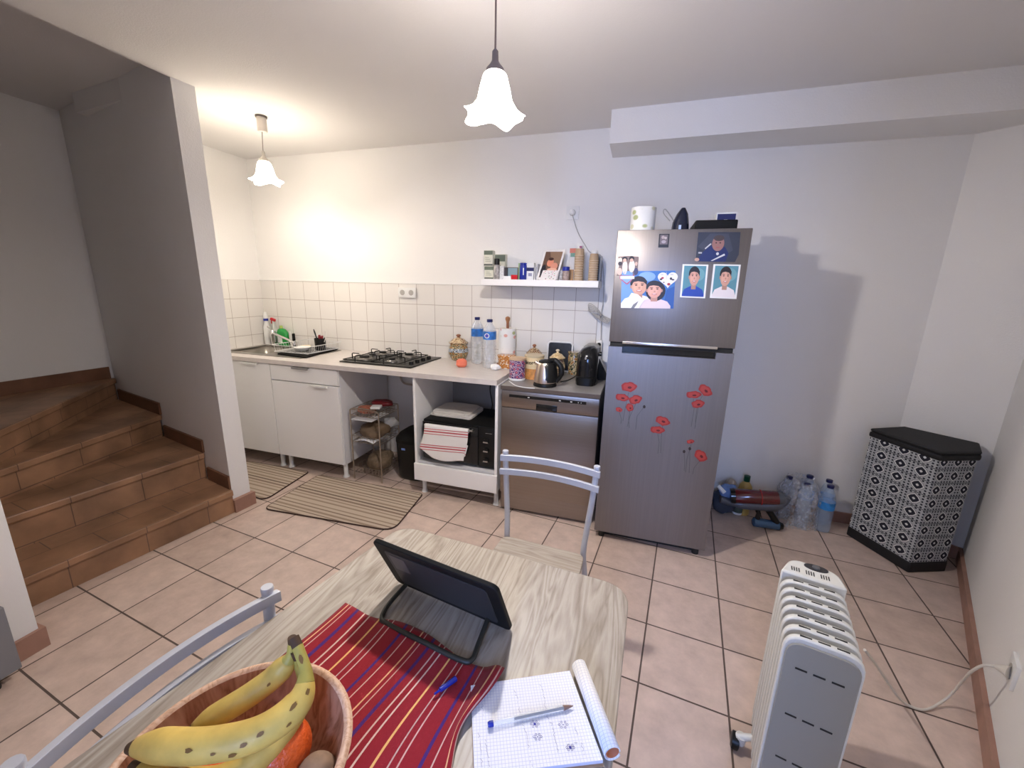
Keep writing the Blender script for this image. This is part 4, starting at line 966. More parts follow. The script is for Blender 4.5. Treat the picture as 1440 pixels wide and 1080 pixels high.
sbox('grey_booklet', 786.5, 791, 359.5, -.08, .012, col((.42, .38, .33)), 'grey booklet standing behind the framed photo', 'booklet')
sbox('foil_packet', 785.5, 790.5, 378, -.15, .03, mat('foil', (.55, .52, .5), .3, noise=.5, nscale=90), 'silver printed packet left of the blue-lidded jar', 'packet')
sbottle('spice_jar', 795.5, 9.8, 375, -.17, 'small glass jar with a blue lid on the shelf', mat('jar_fill', (.42, .32, .28), .4, noise=.4, nscale=80), BLUE, .3, 'jar', 1.05)
sbox('amber_box', 800.8, 806, 379, -.10, .05, col((.50, .28, .12)), 'small amber box behind the left cup stack')
o, xa, xb, zt = sbox('tall_carton', 799.5, 808.5, 349, -.09, .05, col((.66, .64, .62)), 'tall pale carton with a red and green top behind the left cup stack')
MB().box(xa, xb, -.0906, -.0895, zt-.030, zt-.001).build('red_band', col((.60, .18, .12)), o)
MB().box(xa+.006, xb, -.0906, -.0895, zt-.055, zt-.030).build('green_band', col((.15, .33, .25)), o)
# paper cup stacks : each cup a thing
CUP = mat('kraft_cup', (.46, .33, .21), .7); CUPR = mat('cup_rim', (.62, .50, .37), .6)
def cup(x, y, z, r, lab, grp, seed=None, hh=.045):
    o = MB().use(CUP).lathe([(r, .0), (r*.985, .002), (r*.84, hh), (r*.80, hh), (r*.82, hh-.002)], x, y, z, 24).use(CUPR).lathe([(r*1.0, 0), (r*1.06, .0022), (r*1.0, .0044)], x, y, z, 24).build('paper_cup', None, origin=(x, y, z))
    tag(o, lab, 'cup', grp); return o
ck = 0
for (px, pt, n, tp) in ((813, 350, 11, 1), (833.5, 357, 10, 0)):
    p = at(px, 392, 'y', -.16); r = 6.6*((p-CAM).dot(FW))/FPX; zt = vert(p.x, -.16, px, pt)
    step = (zt-SZ-.045)/(n-1); first = None
    nm = ['left', 'right'][ck]
    for k in range(n):
        lab = ('brown paper cup on top of the %s upside-down stack' % nm) if k == n-1 else ('brown paper cup at the bottom of the %s stack on the shelf' % nm) if k == 0 else ('brown paper cup nested inside the %s stack on the shelf' % nm)
        grp = 'paper cups in the %s stack' % nm
        if first is None: first = cup(p.x, -.16, SZ+.0005, r, lab, grp)
        else:
            c = first.copy(); COL.objects.link(c); c.location = (p.x, -.16, SZ+.0005+step*k); c['label'] = lab
            if grp: c['group'] = grp
    o = MB().lathe([(r*.66, 0), (r*.66, .018), (r*.5, .019)], p.x, -.16, zt+.0015, 20).build('bottle_cap', WHITEP); tag(o, ['white lid with a coloured label on the left cup stack', 'plain white lid on the right cup stack'][ck], 'lid')
    if ck == 0: MB().box(p.x, p.x+r*.5, -.16-r*.68, -.16-r*.6, zt+.003, zt+.016).build('label', col((.30, .08, .2)), o)
    ck += 1
# clear plastic holder at the right end
a_, c_ = at(839, 388, 'y', -.12), at(848, 388, 'y', -.12); zt = vert(a_.x, -.12, 845, 359)
t = thing('plastic_holder', ((a_.x+c_.x)/2, -.1, SZ), 'grey translucent organiser at the right end of the shelf', 'organiser')
b = MB(); x0, x1 = a_.x+.004, 2.574
b.box(x0, x0+.003, -.16, -.02, SZ, zt).box(x1-.003, x1, -.16, -.02, SZ, zt-.01).box(x0+.003, x1-.003, -.023, -.02, SZ, zt).box(x0+.003, x1-.003, -.16, -.023, SZ, SZ+.004)
b.build('body', mat('smoke_plastic', (.45, .46, .46), .25, trans=.5), t)
o = MB().box(2.535, 2.553, -.13, -.06, SZ+.005, zt-.035).build('dark_packet', col((.03, .05, .05))); tag(o, 'dark packet standing inside the grey organiser', 'packet')
# ================================================================== FRIDGE
FX0, FX1, FY, FZ = 2.699, 3.298, -.70, 1.716
t = thing('refrigerator', (3.0, -.35, 0), 'tall grey steel top-freezer fridge covered with photos and poppy stickers', 'refrigerator')
MB().box(FX0+.004, FX1-.004, -.645, -.03, .035, FZ, bev=.004).build('body', FRSIDE, t)
gz0, gz1 = 1.140, 1.164
MB().box(FX0, FX1, FY, -.650, gz1, FZ+.002, bev=.004).build('freezer_door', FRIDGE, t)
# lower door with a recessed grip notch
a_, c_ = at(874, 500, 'y', FY), at(1006, 505, 'y', FY); nz = 1.108
b = MB(); b.box(FX0, FX1, FY, -.650, .048, nz).box(FX0, a_.x, FY, -.650, nz, gz0).box(c_.x, FX1, FY, -.650, nz, gz0)
b.build('fridge_door', FRIDGE, t)
MB().box(a_.x, c_.x, -.672, -.651, nz, gz1-.002).build('grip_recess', BLACKG, t)
MB().box(FX0+.006, FX1-.006, -.690, -.651, gz0+.002, gz1-.002).build('door_gap', DARKV, t)
hm = MB().box(a_.x-.002, c_.x+.003, FY-.004, -.66, gz1-.008, gz1+.006, bev=.002).build('handle_trim', mat('trim_bright', (.62, .60, .60), .22, 1.0), t)
MB().box(FX0+.05, FX1-.05, -.64, -.10, .0, .036).build('plinth', DARKV, t)
for X in (FX0+.04, FX1-.04): MB().cyl((X, -.66, 0), (X, -.66, .048), .018, seg=12).build('foot', RUBBER, t)

FP = FY-.0003
def fpt(px, py): return at(px, py, 'y', FP)
def fpic(nm, corners, patches, lab, cat='photo', th=.0012):
    """corners: BL, BR, TL pixels"""
    O, B_, T_ = [fpt(*c) for c in corners]
    o = picture(nm, O, B_-O, T_-O, (0, -1, 0), patches, None, th); tag(o, lab, cat); return o
def kid(cx, cy, s, shirt, hair=HR, sk=SK, asp=1.0, long=False):
    """head and shoulders in 0..1 picture space"""
    out = [('p', shirt, [(cx-s*1.7*asp, cy-s*3.2), (cx+s*1.7*asp, cy-s*3.2), (cx+s*1.7*asp, cy-s*2.0), (cx+s*1.35*asp, cy-s*1.45), (cx+s*.45*asp, cy-s*1.08), (cx-s*.45*asp, cy-s*1.08), (cx-s*1.35*asp, cy-s*1.45), (cx-s*1.7*asp, cy-s*2.0)])]
    if long: out += [('e', hair, (cx+s*.1, cy-s*.15, s*1.0*asp, s*1.25))]
    dk = tuple(q*.72 for q in sk)
    out += [('r', dk, (cx-s*.34*asp, cy-s*1.45, cx+s*.34*asp, cy-s*.6)), ('e', hair, (cx-s*.05, cy+s*.32, s*.80*asp, s*.82)),
            ('e', dk, (cx-s*.74*asp, cy-s*.1, s*.12*asp, s*.2)), ('e', dk, (cx+s*.74*asp, cy-s*.1, s*.12*asp, s*.2)),
            ('e', sk, (cx, cy-s*.12, s*.70*asp, s*.90)), ('e', tuple(min(1, q*1.15) for q in sk), (cx-s*.12*asp, cy-s*.1, s*.42*asp, s*.6)),
            ('p', hair, [(cx-s*.72*asp, cy+s*.18), (cx-s*.5*asp, cy+s*.48), (cx-s*.1*asp, cy+s*.56), (cx+s*.4*asp, cy+s*.46), (cx+s*.72*asp, cy+s*.15), (cx+s*.74*asp, cy+s*.6), (cx+s*.2*asp, cy+s*1.0), (cx-s*.5*asp, cy+s*.95), (cx-s*.78*asp, cy+s*.6)]),
            ('e', hair, (cx-s*.30*asp, cy+s*.26, s*.18*asp, s*.035)), ('e', hair, (cx+s*.30*asp, cy+s*.26, s*.18*asp, s*.035)),
            ('e', (.05, .02, .015), (cx-s*.29*asp, cy+s*.10, s*.12*asp, s*.06)), ('e', (.05, .02, .015), (cx+s*.29*asp, cy+s*.10, s*.12*asp, s*.06)),
            ('e', dk, (cx+s*.02, cy-s*.20, s*.10*asp, s*.10)), ('e', (.45, .10, .10), (cx, cy-s*.54, s*.27*asp, s*.10)), ('e', (.85, .8, .78), (cx, cy-s*.52, s*.20*asp, s*.045))]
    return out
def clip01(ps):
    return [(k, c, [(min(1, max(0, x)), min(1, max(0, y))) for x, y in d] if k == 'p' else d) for k, c, d in ps]
# two-children photo
fpic('fridge_photo', [(873, 433), (947, 434), (874.5, 381.5)],
     clip01([('r', (.05, .17, .50), (0, 0, 1, 1)), ('p', (.16, .32, .68), [(0, 0), (.3, 0), (.2, 1), (0, 1)]), ('e', (.22, .38, .75), (.48, .85, .16, .13)), ('p', (.03, .10, .38), [(.8, 0), (1, 0), (1, .6), (.86, .5)])]
     + kid(.34, .60, .235, (.80, .78, .80), asp=.85) + kid(.63, .50, .215, (.72, .60, .66), sk=(.68, .36, .28), asp=.85, long=True)
     + [('p', (.80, .78, .80), [(.02, 0), (.2, .42), (.32, .38), (.45, .22), (.35, 0)]), ('p', (.2, .2, .22), [(.20, 0), (.24, .1), (.34, .2), (.30, .08), (.26, 0)])]),
     'large photo of two smiling children against blue, on the freezer door')
sch = lambda shirt, sk: [('r', (.80, .80, .80), (0, 0, 1, 1)), ('r', (.10, .27, .34), (.07, .04, .93, .96)), ('e', (.16, .36, .42), (.6, .7, .3, .2))] + [q for q in kid(.5, .64, .265, shirt, sk=sk, asp=1.0)]
def clip_lower(ps):  # keep the shirts inside the picture
    out = []
    for k, c, d in ps:
        if k == 'p': d = [(min(.93, max(.07, x)), max(.04, y)) for x, y in d] if d[0][1] < .3 else d
        out.append((k, c, d))
    return out
fpic('fridge_photo', [(956, 418), (991.5, 419.5), (960, 371.5)], clip_lower(sch((.02, .06, .38), (.62, .33, .25))), 'white-bordered school portrait of a child in a blue polo shirt, on the fridge')
fpic('fridge_photo', [(998, 419), (1035.5, 420.5), (1003.5, 371.5)], clip_lower(sch((.76, .70, .72), (.60, .33, .25))), 'white-bordered school portrait of a child in a white t-shirt')
fpic('fridge_photo', [(978, 367.5), (1034.5, 368.5), (982, 326.5)],
     [('p', (.030, .035, .055), [(0, 0), (.98, 0), (1.05, .25), (1.03, 1), (0, 1)]), ('p', (.05, .055, .08), [(.02, .5), (.3, .95), (.75, .95), (.9, .4), (.6, .1)]),
      ('p', (.010, .02, .11), [(.0, .0), (.75, 0), (.80, .3), (.70, .5), (.35, .55), (.18, .35)]), ('e', (.30, .15, .13), (.52, .62, .15, .26)), ('e', (.06, .04, .04), (.53, .80, .13, .10)), ('e', (.02, .01, .01), (.47, .64, .02, .02)), ('e', (.02, .01, .01), (.57, .64, .02, .02)), ('e', (.35, .1, .1), (.52, .48, .05, .02)),
      ('p', (.6, .6, .62), [(.22, .42), (.36, .60), (.33, .62), (.20, .45)]), ('p', (.6, .6, .62), [(.42, .02), (.72, .22), (.70, .28), (.38, .03)]), ('e', (.6, .6, .62), (.53, .27, .035, .05)), ('e', (.55, .34, .26), (.03, .06, .06, .06)), ('r', (.5, .5, .55), (.05, .27, .14, .32))],
     'dark photo of a baby in a navy top, upper right of the freezer door')
fpic('fridge_photo', [(925.5, 348), (940, 348), (927, 329)], [('r', (.012, .012, .012), (0, 0, 1, 1)), ('r', (.14, .11, .12), (.12, .22, .88, .93)), ('e', (.4, .32, .3), (.4, .75, .15, .12)), ('e', (.45, .38, .36), (.65, .7, .13, .1)), ('e', (.35, .3, .33), (.5, .42, .22, .12))], 'tiny black-framed photo magnet at the top of the freezer door')
fpic('fridge_photo', [(867, 388), (897, 388), (868, 360)],
     [('p', (.20, .14, .12), [(0, 0), (.3, .06), (.9, .02), (.98, .4), (1, .95), (.6, 1), (.05, .98), (.1, .5)]), ('e', (.78, .74, .7), (.38, .42, .12, .34)), ('e', (.76, .72, .68), (.70, .48, .14, .3)), ('e', (.66, .5, .42), (.14, .22, .12, .18)), ('e', HR, (.36, .84, .13, .12)), ('e', HR, (.68, .86, .12, .13)), ('e', (.62, .4, .3), (.36, .78, .08, .09)), ('e', (.62, .4, .3), (.68, .78, .08, .09)), ('e', (.05, .05, .12), (.9, .22, .1, .18)), ('e', (.7, .6, .5), (.15, .8, .09, .12)), ('e', (.04, .03, .03), (.15, .62, .1, .1)), ('e', (.6, .42, .33), (.9, .6, .06, .1))],
     'cut-out group photo at the left edge of the freezer door')
fpic('magnet', [(871.5, 400), (892, 400), (871.5, 386)], [('p', (.40, .12, .20), [(0, .55), (.45, 0), (.55, 0), (1, .6), (1, .95), (0, .9)]), ('p', (.22, .38, .66), [(.08, .6), (.48, .12), (.9, .62), (.9, .9), (.08, .85)]), ('r', (.75, .78, .84), (.05, .55, 1.0, .82))], 'small blue and pink pointed magnet under the cut-out group photo', 'magnet', .003)
hp = []
for k in range(32):
    a = 2*math.pi*k/32; hp.append((.5+.5*math.sin(a)**3, .56+.030*(13*math.cos(a)-5*math.cos(2*a)-2*math.cos(3*a)-math.cos(4*a))))
fpic('magnet', [(925, 407), (953, 407), (925, 381)], [('p', (.80, .78, .78), hp), ('e', (.05, .02, .03), (.16, .55, .07, .05)), ('e', (.35, .02, .05), (.24, .62, .07, .05)), ('e', (.03, .02, .04), (.66, .58, .06, .07)), ('e', (.03, .02, .04), (.76, .52, .07, .04)), ('e', (.35, .03, .05), (.55, .28, .08, .07)), ('e', (.15, .13, .16), (.3, .38, .05, .03)), ('r', (.5, .5, .55), (.42, .55, .44, .95)), ('e', (.55, .55, .58), (.22, .8, .08, .03)), ('e', (.55, .55, .58), (.7, .8, .09, .03))], 'white heart-shaped magnet with small dark and red marks, beside the two-children photo', 'magnet', .003)
# poppy stickers
def poppies(flowers, stems, lab, buds=()):
    b = MB(); O = None; i = 0
    def P3(px, py, i): q = at(px, py, 'y', FY-.0008-.00012*i); return q
    b.use(mat('sticker_stem', (.10, .10, .09), .5))
    for pts in stems:
        for p, q in zip(pts, pts[1:]):
            b.face([P3(p[0]-.35, p[1], 0), P3(q[0]-.35, q[1], 0), P3(q[0]+.35, q[1], 0), P3(p[0]+.35, p[1], 0)])
    for (x, y) in buds:
        b.use(mat('sticker_bud', (.03, .02, .015), .5)); b.face([P3(x+2*math.cos(a*.785), y+2.4*math.sin(a*.785), 1) for a in range(8)])
    for n, (x, y, rx, ry, rot) in enumerate(flowers):
        rnd = random.Random(n*7+int(x))
        for j, (k, c) in enumerate(((1, (.30, .025, .022)), (.74, (.40, .05, .04)), (.26, (.10, .006, .008)))):
            b.use(mat('sticker_red%d' % j, c, .45)); pts = []
            for a in range(20):
                th = a*math.pi/10; w_ = .95+.14*math.sin(2*th+n*1.7)+.07*math.sin(5*th+2*n)+.04*math.sin(9*th)
                u, v = rx*k*w_*math.cos(th), ry*k*w_*math.sin(th); cr_, sr = math.cos(rot), math.sin(rot)
                pts.append(P3(x+u*cr_-v*sr+(0 if j < 2 else 1), y+u*sr+v*cr_+(0 if j < 2 else 1), 2+n*3+j))
            b.face(pts)
    o = b.build('poppy_sticker', None, smooth=False, nomerge=True); tag(o, lab, 'sticker'); return o
poppies([(884.5, 544, 11, 7.5, -.3), (875, 559, 9, 6, .2), (893.5, 562, 9.5, 6.5, .1), (885.5, 573, 6.5, 5, .2), (870.5, 576, 4.5, 3.8, 0)], [[(884, 552), (880, 570), (876, 592)], [(894, 568), (886, 585), (882, 600)], [(905, 573), (896, 585), (894, 604)], [(886, 578), (884, 590), (885, 602)], [(871, 580), (874, 590), (873, 596)]], 'cluster of five red poppy stickers at the upper left of the fridge door', [(906, 572)])
poppies([(992, 549, 10.5, 7.5, .3), (975.5, 555, 10, 6, 0), (981.5, 568, 9.5, 6, .15)], [[(988, 556), (981, 568), (978, 590), (978, 600)], [(975, 561), (976, 575), (972, 600)], [(982, 573), (979, 590), (977, 603)]], 'cluster of three red poppy stickers at the upper right of the fridge door')
poppies([(932, 592, 10.5, 6.5, .1), (924.5, 604.5, 9.5, 6, .1)], [[(932, 598), (930, 615), (929, 637)], [(925, 610), (927, 622), (925, 638)]], 'pair of red poppy stickers in the middle of the fridge door')
poppies([(985.5, 641, 9.5, 8, .2), (971, 621, 5, 3.4, -.1)], [[(984, 648), (976, 658), (974, 667)], [(972, 625), (966, 645), (964, 664)], [(962, 636), (963, 650), (962, 662)], [(970, 632), (970, 648), (969, 665)]], 'pair of red poppy stickers with dark buds at the lower right of the fridge door', [(962, 635), (970, 631)])

# ---- on top of the fridge
p = at(903, 322, 'y', -.60)
zt = vert(p.x, -.60, 903, 293)
o = MB().lathe([(.016, 0), (.060, 0), (.061, zt-FZ-.003), (.016, zt-FZ-.003)], p.x, -.60, FZ+.003, 36).build('kitchen_roll', KP); tag(o, 'printed kitchen-paper roll standing on top of the fridge', 'paper roll')
p = at(957, 321, 'y', -.62); zt = vert(p.x, -.62, 958, 291)
t = thing('clothes_iron', (p.x, -.58, FZ), 'dark blue-black clothes iron standing on its heel on top of the fridge', 'iron')
hi = zt-FZ-.003
loft(MB(), [ringp(p.x, -.58, .042, .05, FZ+.003, 24, .8), ringp(p.x, -.58, .038, .045, FZ+.003+hi*.4, 24, .8), ringp(p.x+.004, -.58, .027, .038, FZ+.003+hi*.75, 24, .9), ringp(p.x+.006, -.58, .010, .02, FZ+.003+hi, 24, 1)]).build('body', mat('iron_dark', (.010, .014, .035), .25), t)
MB().tube(bez([(p.x-.05, -.56, FZ+.06), (p.x-.085, -.56, FZ+.10), (p.x-.075, -.56, FZ+.115), (p.x-.03, -.57, FZ+.055), (p.x-.02, -.58, FZ+.03)]), .0028, 6).build('cord_guide', CHROMED, t)
MB().box(p.x-.010, p.x+.001, -.633, -.628, FZ+.004, FZ+.03).build('spray_nozzle', CHROMED, t)
a_, c_ = at(977, 321, 'y', -.62), at(1037, 320, 'y', -.62); zt = vert(a_.x, -.62, 980, 309.5)
o = MB().prism([(a_.x, -.62), (c_.x, -.62), (c_.x, -.36), (a_.x, -.36)], FZ+.003, zt, ).build('black_case', BLACKM, bevel=.006); tag(o, 'flat black case lying on top of the fridge', 'case')
a_, c_ = at(1007.5, 306, 'y', -.52), at(1036, 305, 'y', -.52); zb = zt+.0005; zt2 = vert(a_.x, -.52, 1020, 299)
t = thing('medicine_box', ((a_.x+c_.x)/2, -.5, zb), 'white box with a dark blue band lying on the black case on the fridge', 'box')
MB().box(a_.x, c_.x, -.52, -.46, zb, zt2+.002).build('carton', WHITEP, t, bevel=.0008)
MB().box(a_.x+.004, c_.x-.004, -.5208, -.5198, zb+.005, zt2-.005).build('blue_band', DBLUE, t)
MB().box(a_.x+.035, c_.x-.04, -.5214, -.5206, zb+.010, zb+.014).build('print', PAPER, t)

# ================================================================== MATS
bands = []; rnd = random.Random(11); p_ = .01
for k in range(14):
    w_ = rnd.choice([.016, .024, .034]); bands.append((p_, w_, rnd.choice([(.15, .10, .072), (.21, .145, .105), (.28, .205, .15)]))); p_ += .069
MATM = striped('striped_mat', (.50, .41, .32), bands, 'U', .85)
PIPE = mat('mat_piping', (.05, .025, .02), .8)
def floormat(poly, rad, lab):
    pr = roundpoly(poly, rad, 6)
    t = thing('floor_mat', (sum(p[0] for p in poly)/4, sum(p[1] for p in poly)/4, 0), lab, 'mat')
    MB().prism(pr, .0015, .008).build('woven_top', MATM, t, smooth=False, uv=lambda co, n: (-(co.y+.05*(co.x-.6))*2.15, co.x))
    MB().tube([(p[0], p[1], .005) for p in pr], .0042, 6, closed=True).build('piping', PIPE, t)
floormat([(.618, -.600), (1.503, -.592), (1.558, -1.045), (.640, -1.105)], [.03, .03, .09, .05], 'striped brown floor mat in front of the cabinets, nearer the table')
floormat([(-.34, -.60), (.510, -.580), (.560, -1.030), (-.30, -.835)], [.02, .03, .08, .02], 'striped brown floor mat partly hidden behind the stair partition')

# ================================================================== TABLE
def woodmat(name, c1, c2, c3, sx, sy, rough=.42):
    m = bpy.data.materials.new(name); m.use_nodes = True; nt = m.node_tree; N = nt.nodes; L = nt.links; b = N['Principled BSDF']
    tc = N.new('ShaderNodeTexCoord'); mp = N.new('ShaderNodeMapping'); mp.inputs['Scale'].default_value = (sx, sy, 1); L.new(tc.outputs['Object'], mp.inputs[0])
    n1 = N.new('ShaderNodeTexNoise'); n1.inputs['Scale'].default_value = 1; n1.inputs['Detail'].default_value = 3; n1.inputs['Distortion'].default_value = .9
    n2 = N.new('ShaderNodeTexNoise'); n2.inputs['Scale'].default_value = 6; n2.inputs['Detail'].default_value = 8; n2.inputs['Roughness'].default_value = .7
    L.new(mp.outputs[0], n1.inputs['Vector']); L.new(mp.outputs[0], n2.inputs['Vector'])
    wv = N.new('ShaderNodeMath'); wv.operation = 'MULTIPLY'; wv.inputs[1].default_value = 9; L.new(n1.outputs['Fac'], wv.inputs[0])
    fr = N.new('ShaderNodeMath'); fr.operation = 'PINGPONG'; fr.inputs[1].default_value = .5; L.new(wv.outputs[0], fr.inputs[0])
    ad = N.new('ShaderNodeMath'); ad.operation = 'ADD'; L.new(fr.outputs[0], ad.inputs[0]); L.new(n2.outputs['Fac'], ad.inputs[1])
    r = N.new('ShaderNodeValToRGB'); e = r.color_ramp.elements; e[0].position = .35; e[0].color = (*c1, 1); e[1].position = 1.0; e[1].color = (*c3, 1); q = e.new(.62); q.color = (*c2, 1)
    L.new(ad.outputs[0], r.inputs[0]); L.new(r.outputs[0], b.inputs['Base Color']); b.inputs['Roughness'].default_value = rough
    bp_ = N.new('ShaderNodeBump'); bp_.inputs['Strength'].default_value = .12; bp_.inputs['Distance'].default_value = .002; L.new(n2.outputs['Fac'], bp_.inputs['Height']); L.new(bp_.outputs[0], b.inputs['Normal'])
    return m
OAK = woodmat('grey_oak', (.22, .18, .14), (.32, .275, .225), (.42, .375, .32), 16, 1.6)
OAKX = woodmat('grey_oak_seat', (.28, .235, .19), (.37, .32, .27), (.45, .405, .35), 1.5, 16)
TZ = .75
METW = mat('pale_metal', (.52, .54, .60), .35, .25)
t = thing('dining_table', (2.47, -2.5, 0), 'grey oak dining table with rounded corners in the foreground', 'table')
tp = [(2.238, -1.980), (2.878, -2.026), (2.842, -3.0), (2.055, -3.0)]
MB().prism(roundpoly(tp, [.055, .07, .05, .05], 6), TZ-.024, TZ).build('tabletop', OAK, t, bevel=.002)
MB().prism([(2.31, -2.08), (2.79, -2.11), (2.77, -2.92), (2.16, -2.92)], TZ-.06, TZ-.0245).build('apron', METW, t)
for X, Y in ((2.33, -2.10), (2.77, -2.13), (2.75, -2.90), (2.18, -2.90)): MB().cyl((X, Y, 0), (X, Y, TZ-.0605), .019, seg=18).build('leg', METW, t)

# ================================================================== CHAIRS
def make_chair():
    t = thing('dining_chair', (0, 0, 0), '', 'chair')
    t['label'] = 'pale metal chair with grey oak seat on the far side of the table'
    MB().prism(roundpoly([(-.165, .165), (.165, .165), (.18, -.18), (-.18, -.18)], [.03, .03, .05, .05]), .425, .443).build('seat', OAKX, t, bevel=.002)
    b = MB()
    for s in (-1, 1): b.tube([(s*.155, .16, .415), (s*.16, -.16, .415)], .009, 10)
    b.tube([(-.155, .15, .415), (.155, .15, .415)], .009, 10); b.tube([(-.16, -.15, .415), (.16, -.15, .415)], .009, 10)
    b.build('seat_frame', METW, t)
    for s in (-1, 1):
        pts = bez([(s*.182, .205, .792), (s*.174, .200, .66), (s*.163, .190, .53), (s*.158, .180, .44), (s*.165, .205, .33), (s*.180, .255, .12), (s*.186, .275, 0)], 6)
        rs = [.0115]*len(pts)
        MB().tube(pts, rs, 14).build('rear_leg', METW, t)
        MB().tube([(s*.16, -.155, .415), (s*.172, -.175, 0)], .0115, 14).build('front_leg', METW, t)
        MB().lathe([(.0115, .784), (.0125, .786), (.0125, .794), (.0115, .796)], s*.182, .205, 0, 14).build('post_cap', METW, t)
    for z, e in ((.769, .205), (.712, .200)):
        b = MB(); n = 24; rings = []
        for k in range(n+1):
            x = -.197+.394*k/n; y = e-.014+.032*(1-(x/.197)**2)
            rings.append([Vector((x, y-.007, z-.012)), Vector((x, y+.007, z-.012)), Vector((x, y+.007, z+.012)), Vector((x, y-.007, z+.012))])
        loft(b, rings).build('back_bar', METW, t, bevel=.001)
    return t
ch1 = make_chair()
ch2 = copy_tree(ch1)
ch1.location = (2.548, -1.665, 0); ch1.rotation_euler = (0, 0, R(-3.5))
ch2.location = (2.318, -2.540, 0); ch2.rotation_euler = (0, 0, R(83.8))
ch2['label'] = 'pale metal chair pushed in at the left side of the table'

# ================================================================== ON THE TABLE
# red striped cloth
cr_ = (.25, .003, .012)
CL = striped('red_stripes', cr_, [(.06, .018, (.70, .42, .22)), (.12, .012, (.55, .35, .3)), (.22, .035, (.06, .01, .14)), (.33, .015, (.62, .45, .38)), (.40, .015, (.66, .5, .42)), (.53, .02, (.75, .45, .15)), (.64, .012, (.5, .36, .32)), (.70, .012, (.6, .4, .36)), (.84, .03, (.05, .01, .15)), (.93, .012, (.6, .42, .36))], 'U', .95)
c00, c10, c11, c01 = Vector((2.289, -2.280)), Vector((2.658, -2.330)), Vector((2.655, -2.86)), Vector((2.17, -2.86))
def clothf(u, v):
    p = c00*(1-u)*(1-v)+c10*u*(1-v)+c11*u*v+c01*(1-u)*v
    p = p+Vector((.010*math.sin(7*v+2*u)*(1-v), -.010*math.sin(9*u+.5)*(1-v)**2))
    flat = max(0, 1-((p.x-2.407)**2+(p.y+2.633)**2)/.10**2)
    z = TZ+.0025+.007*(math.sin(22*u+3*v)*.5+.5)*(1-v)**1.5*math.exp(-((u-.12)/.28)**2)
    cu_ = math.exp(-((u-.97)/.055)**2)*math.exp(-((v-.10)/.16)**2); z += .020*cu_; p.x -= .02*math.exp(-((u-1)/.05)**2)*math.exp(-((v-.22)/.1)**2)
    return Vector((p.x, p.y, z))
b = MB(); b.grid(clothf, 70, 50)
def cuv(co, n): return ((co.x-2.289-.21*(-(co.y+2.28))*(-1)*0)*0, 0)
def build_cloth(b):
    bm = b.bm; lay = bm.loops.layers.uv.new('UVMap'); bm.verts.ensure_lookup_table()
    idx = {}
    k = 0
    for i in range(71):
        for j in range(51): idx[k] = (i/70, j/50); k += 1
    for f in bm.faces:
        for l in f.loops: u, v = idx[l.vert.index]; l[lay].uv = (u*2.15+.02*math.sin(6*v+9*u), v)
bmesh.ops.recalc_face_normals(b.bm, faces=b.bm.faces); b.bm.verts.index_update(); build_cloth(b)
o = b.build('table_cloth', CL, solid=.002, nomerge=True, angle=180); tag(o, 'red woven cloth with thin coloured stripes lying on the table', 'cloth')
TC = TZ+.0045
# wooden bowl
bx, by = 2.407, -2.633
t = bowl = thing('fruit_bowl', (bx, by, TC), 'wooden fruit bowl on the striped cloth at the bottom of the picture', 'bowl')
BW = woodmat('bowl_wood', (.22, .085, .035), (.38, .17, .085), (.50, .26, .15), 14, 14, .4)
BR = woodmat('bowl_rim_wood', (.45, .25, .15), (.60, .37, .24), (.68, .46, .32), 30, 30, .5)
MB().lathe([(.070, TC), (.085, TC+.004), (.112, TC+.03), (.132, TC+.065), (.1425, .847), (.1425, .849)], bx, by, 0, 64, caps=False).build('outer_wall', BR, t, angle=60)
b = MB(); b.lathe([(.131, .849), (.126, TC+.07), (.108, TC+.035), (.08, TC+.012), (.0005, TC+.008)], bx, by, 0, 64, caps=False)
b.build('inner_wall', BW, t, angle=60)
b = MB(); b.grid(lambda u, v: Vector((bx+(.131+.0115*v)*math.cos(u*2*math.pi), by+(.131+.0115*v)*math.sin(u*2*math.pi), .849+.004*math.sin(v*math.pi))), 64, 6).build('rim', BR, t)
bmesh_fix = None
# fruit
ORM = mat('orange_peel', (.78, .115, .015), .38, bump=.35, bscale=220, coat=.2, noise=.12, nscale=14)
def fruit(nm, P, r, lab, m, sq=.94):
    x, y, z = P; k = []
    for i in range(17):
        a = -math.pi/2+math.pi*i/16; k.append((max(.0004, r*math.cos(a)*(1-.03*math.cos(a*6))), r*sq*math.sin(a)))
    t = thing(nm, (x, y, z-r*sq), lab, 'fruit')
    MB().lathe(k, x, y, z, 32, M=RX(25) @ RY(10)).build('flesh', m, t)
    MB().cyl(Vector((x, y, z))+RX(25).to_3x3() @ RY(10).to_3x3() @ Vector((0, 0, r*sq*.97)), Vector((x, y, z))+RX(25).to_3x3() @ RY(10).to_3x3() @ Vector((0, 0, r*sq+.0015)), .003, seg=8).build('stem_end', col((.12, .14, .03)), t)
fruit('orange', at(395, 1052, 'z', .820), .038, 'orange half covered by the bananas, right of the pair', ORM)
fruit('orange', at(292, 1092, 'z', .815), .037, 'orange under the bananas, left of the pair', ORM)
fruit('kiwi', at(446, 1092, 'z', .800), .026, 'brown kiwi at the right of the bowl', mat('kiwi_skin', (.26, .17, .11), .8, noise=.2, nscale=60), 1.15)
BAN = mat('banana_peel', (.60, .42, .10), .5, noise=.22, nscale=22)
BANG = mat('banana_neck', (.40, .33, .07), .5, noise=.15, nscale=30)
BANB = mat('banana_brown', (.07, .035, .015), .7)
BUNCH = thing('banana_bunch', at(300, 1050, 'z', .86), 'bunch of speckled yellow bananas lying across the fruit bowl', 'fruit')
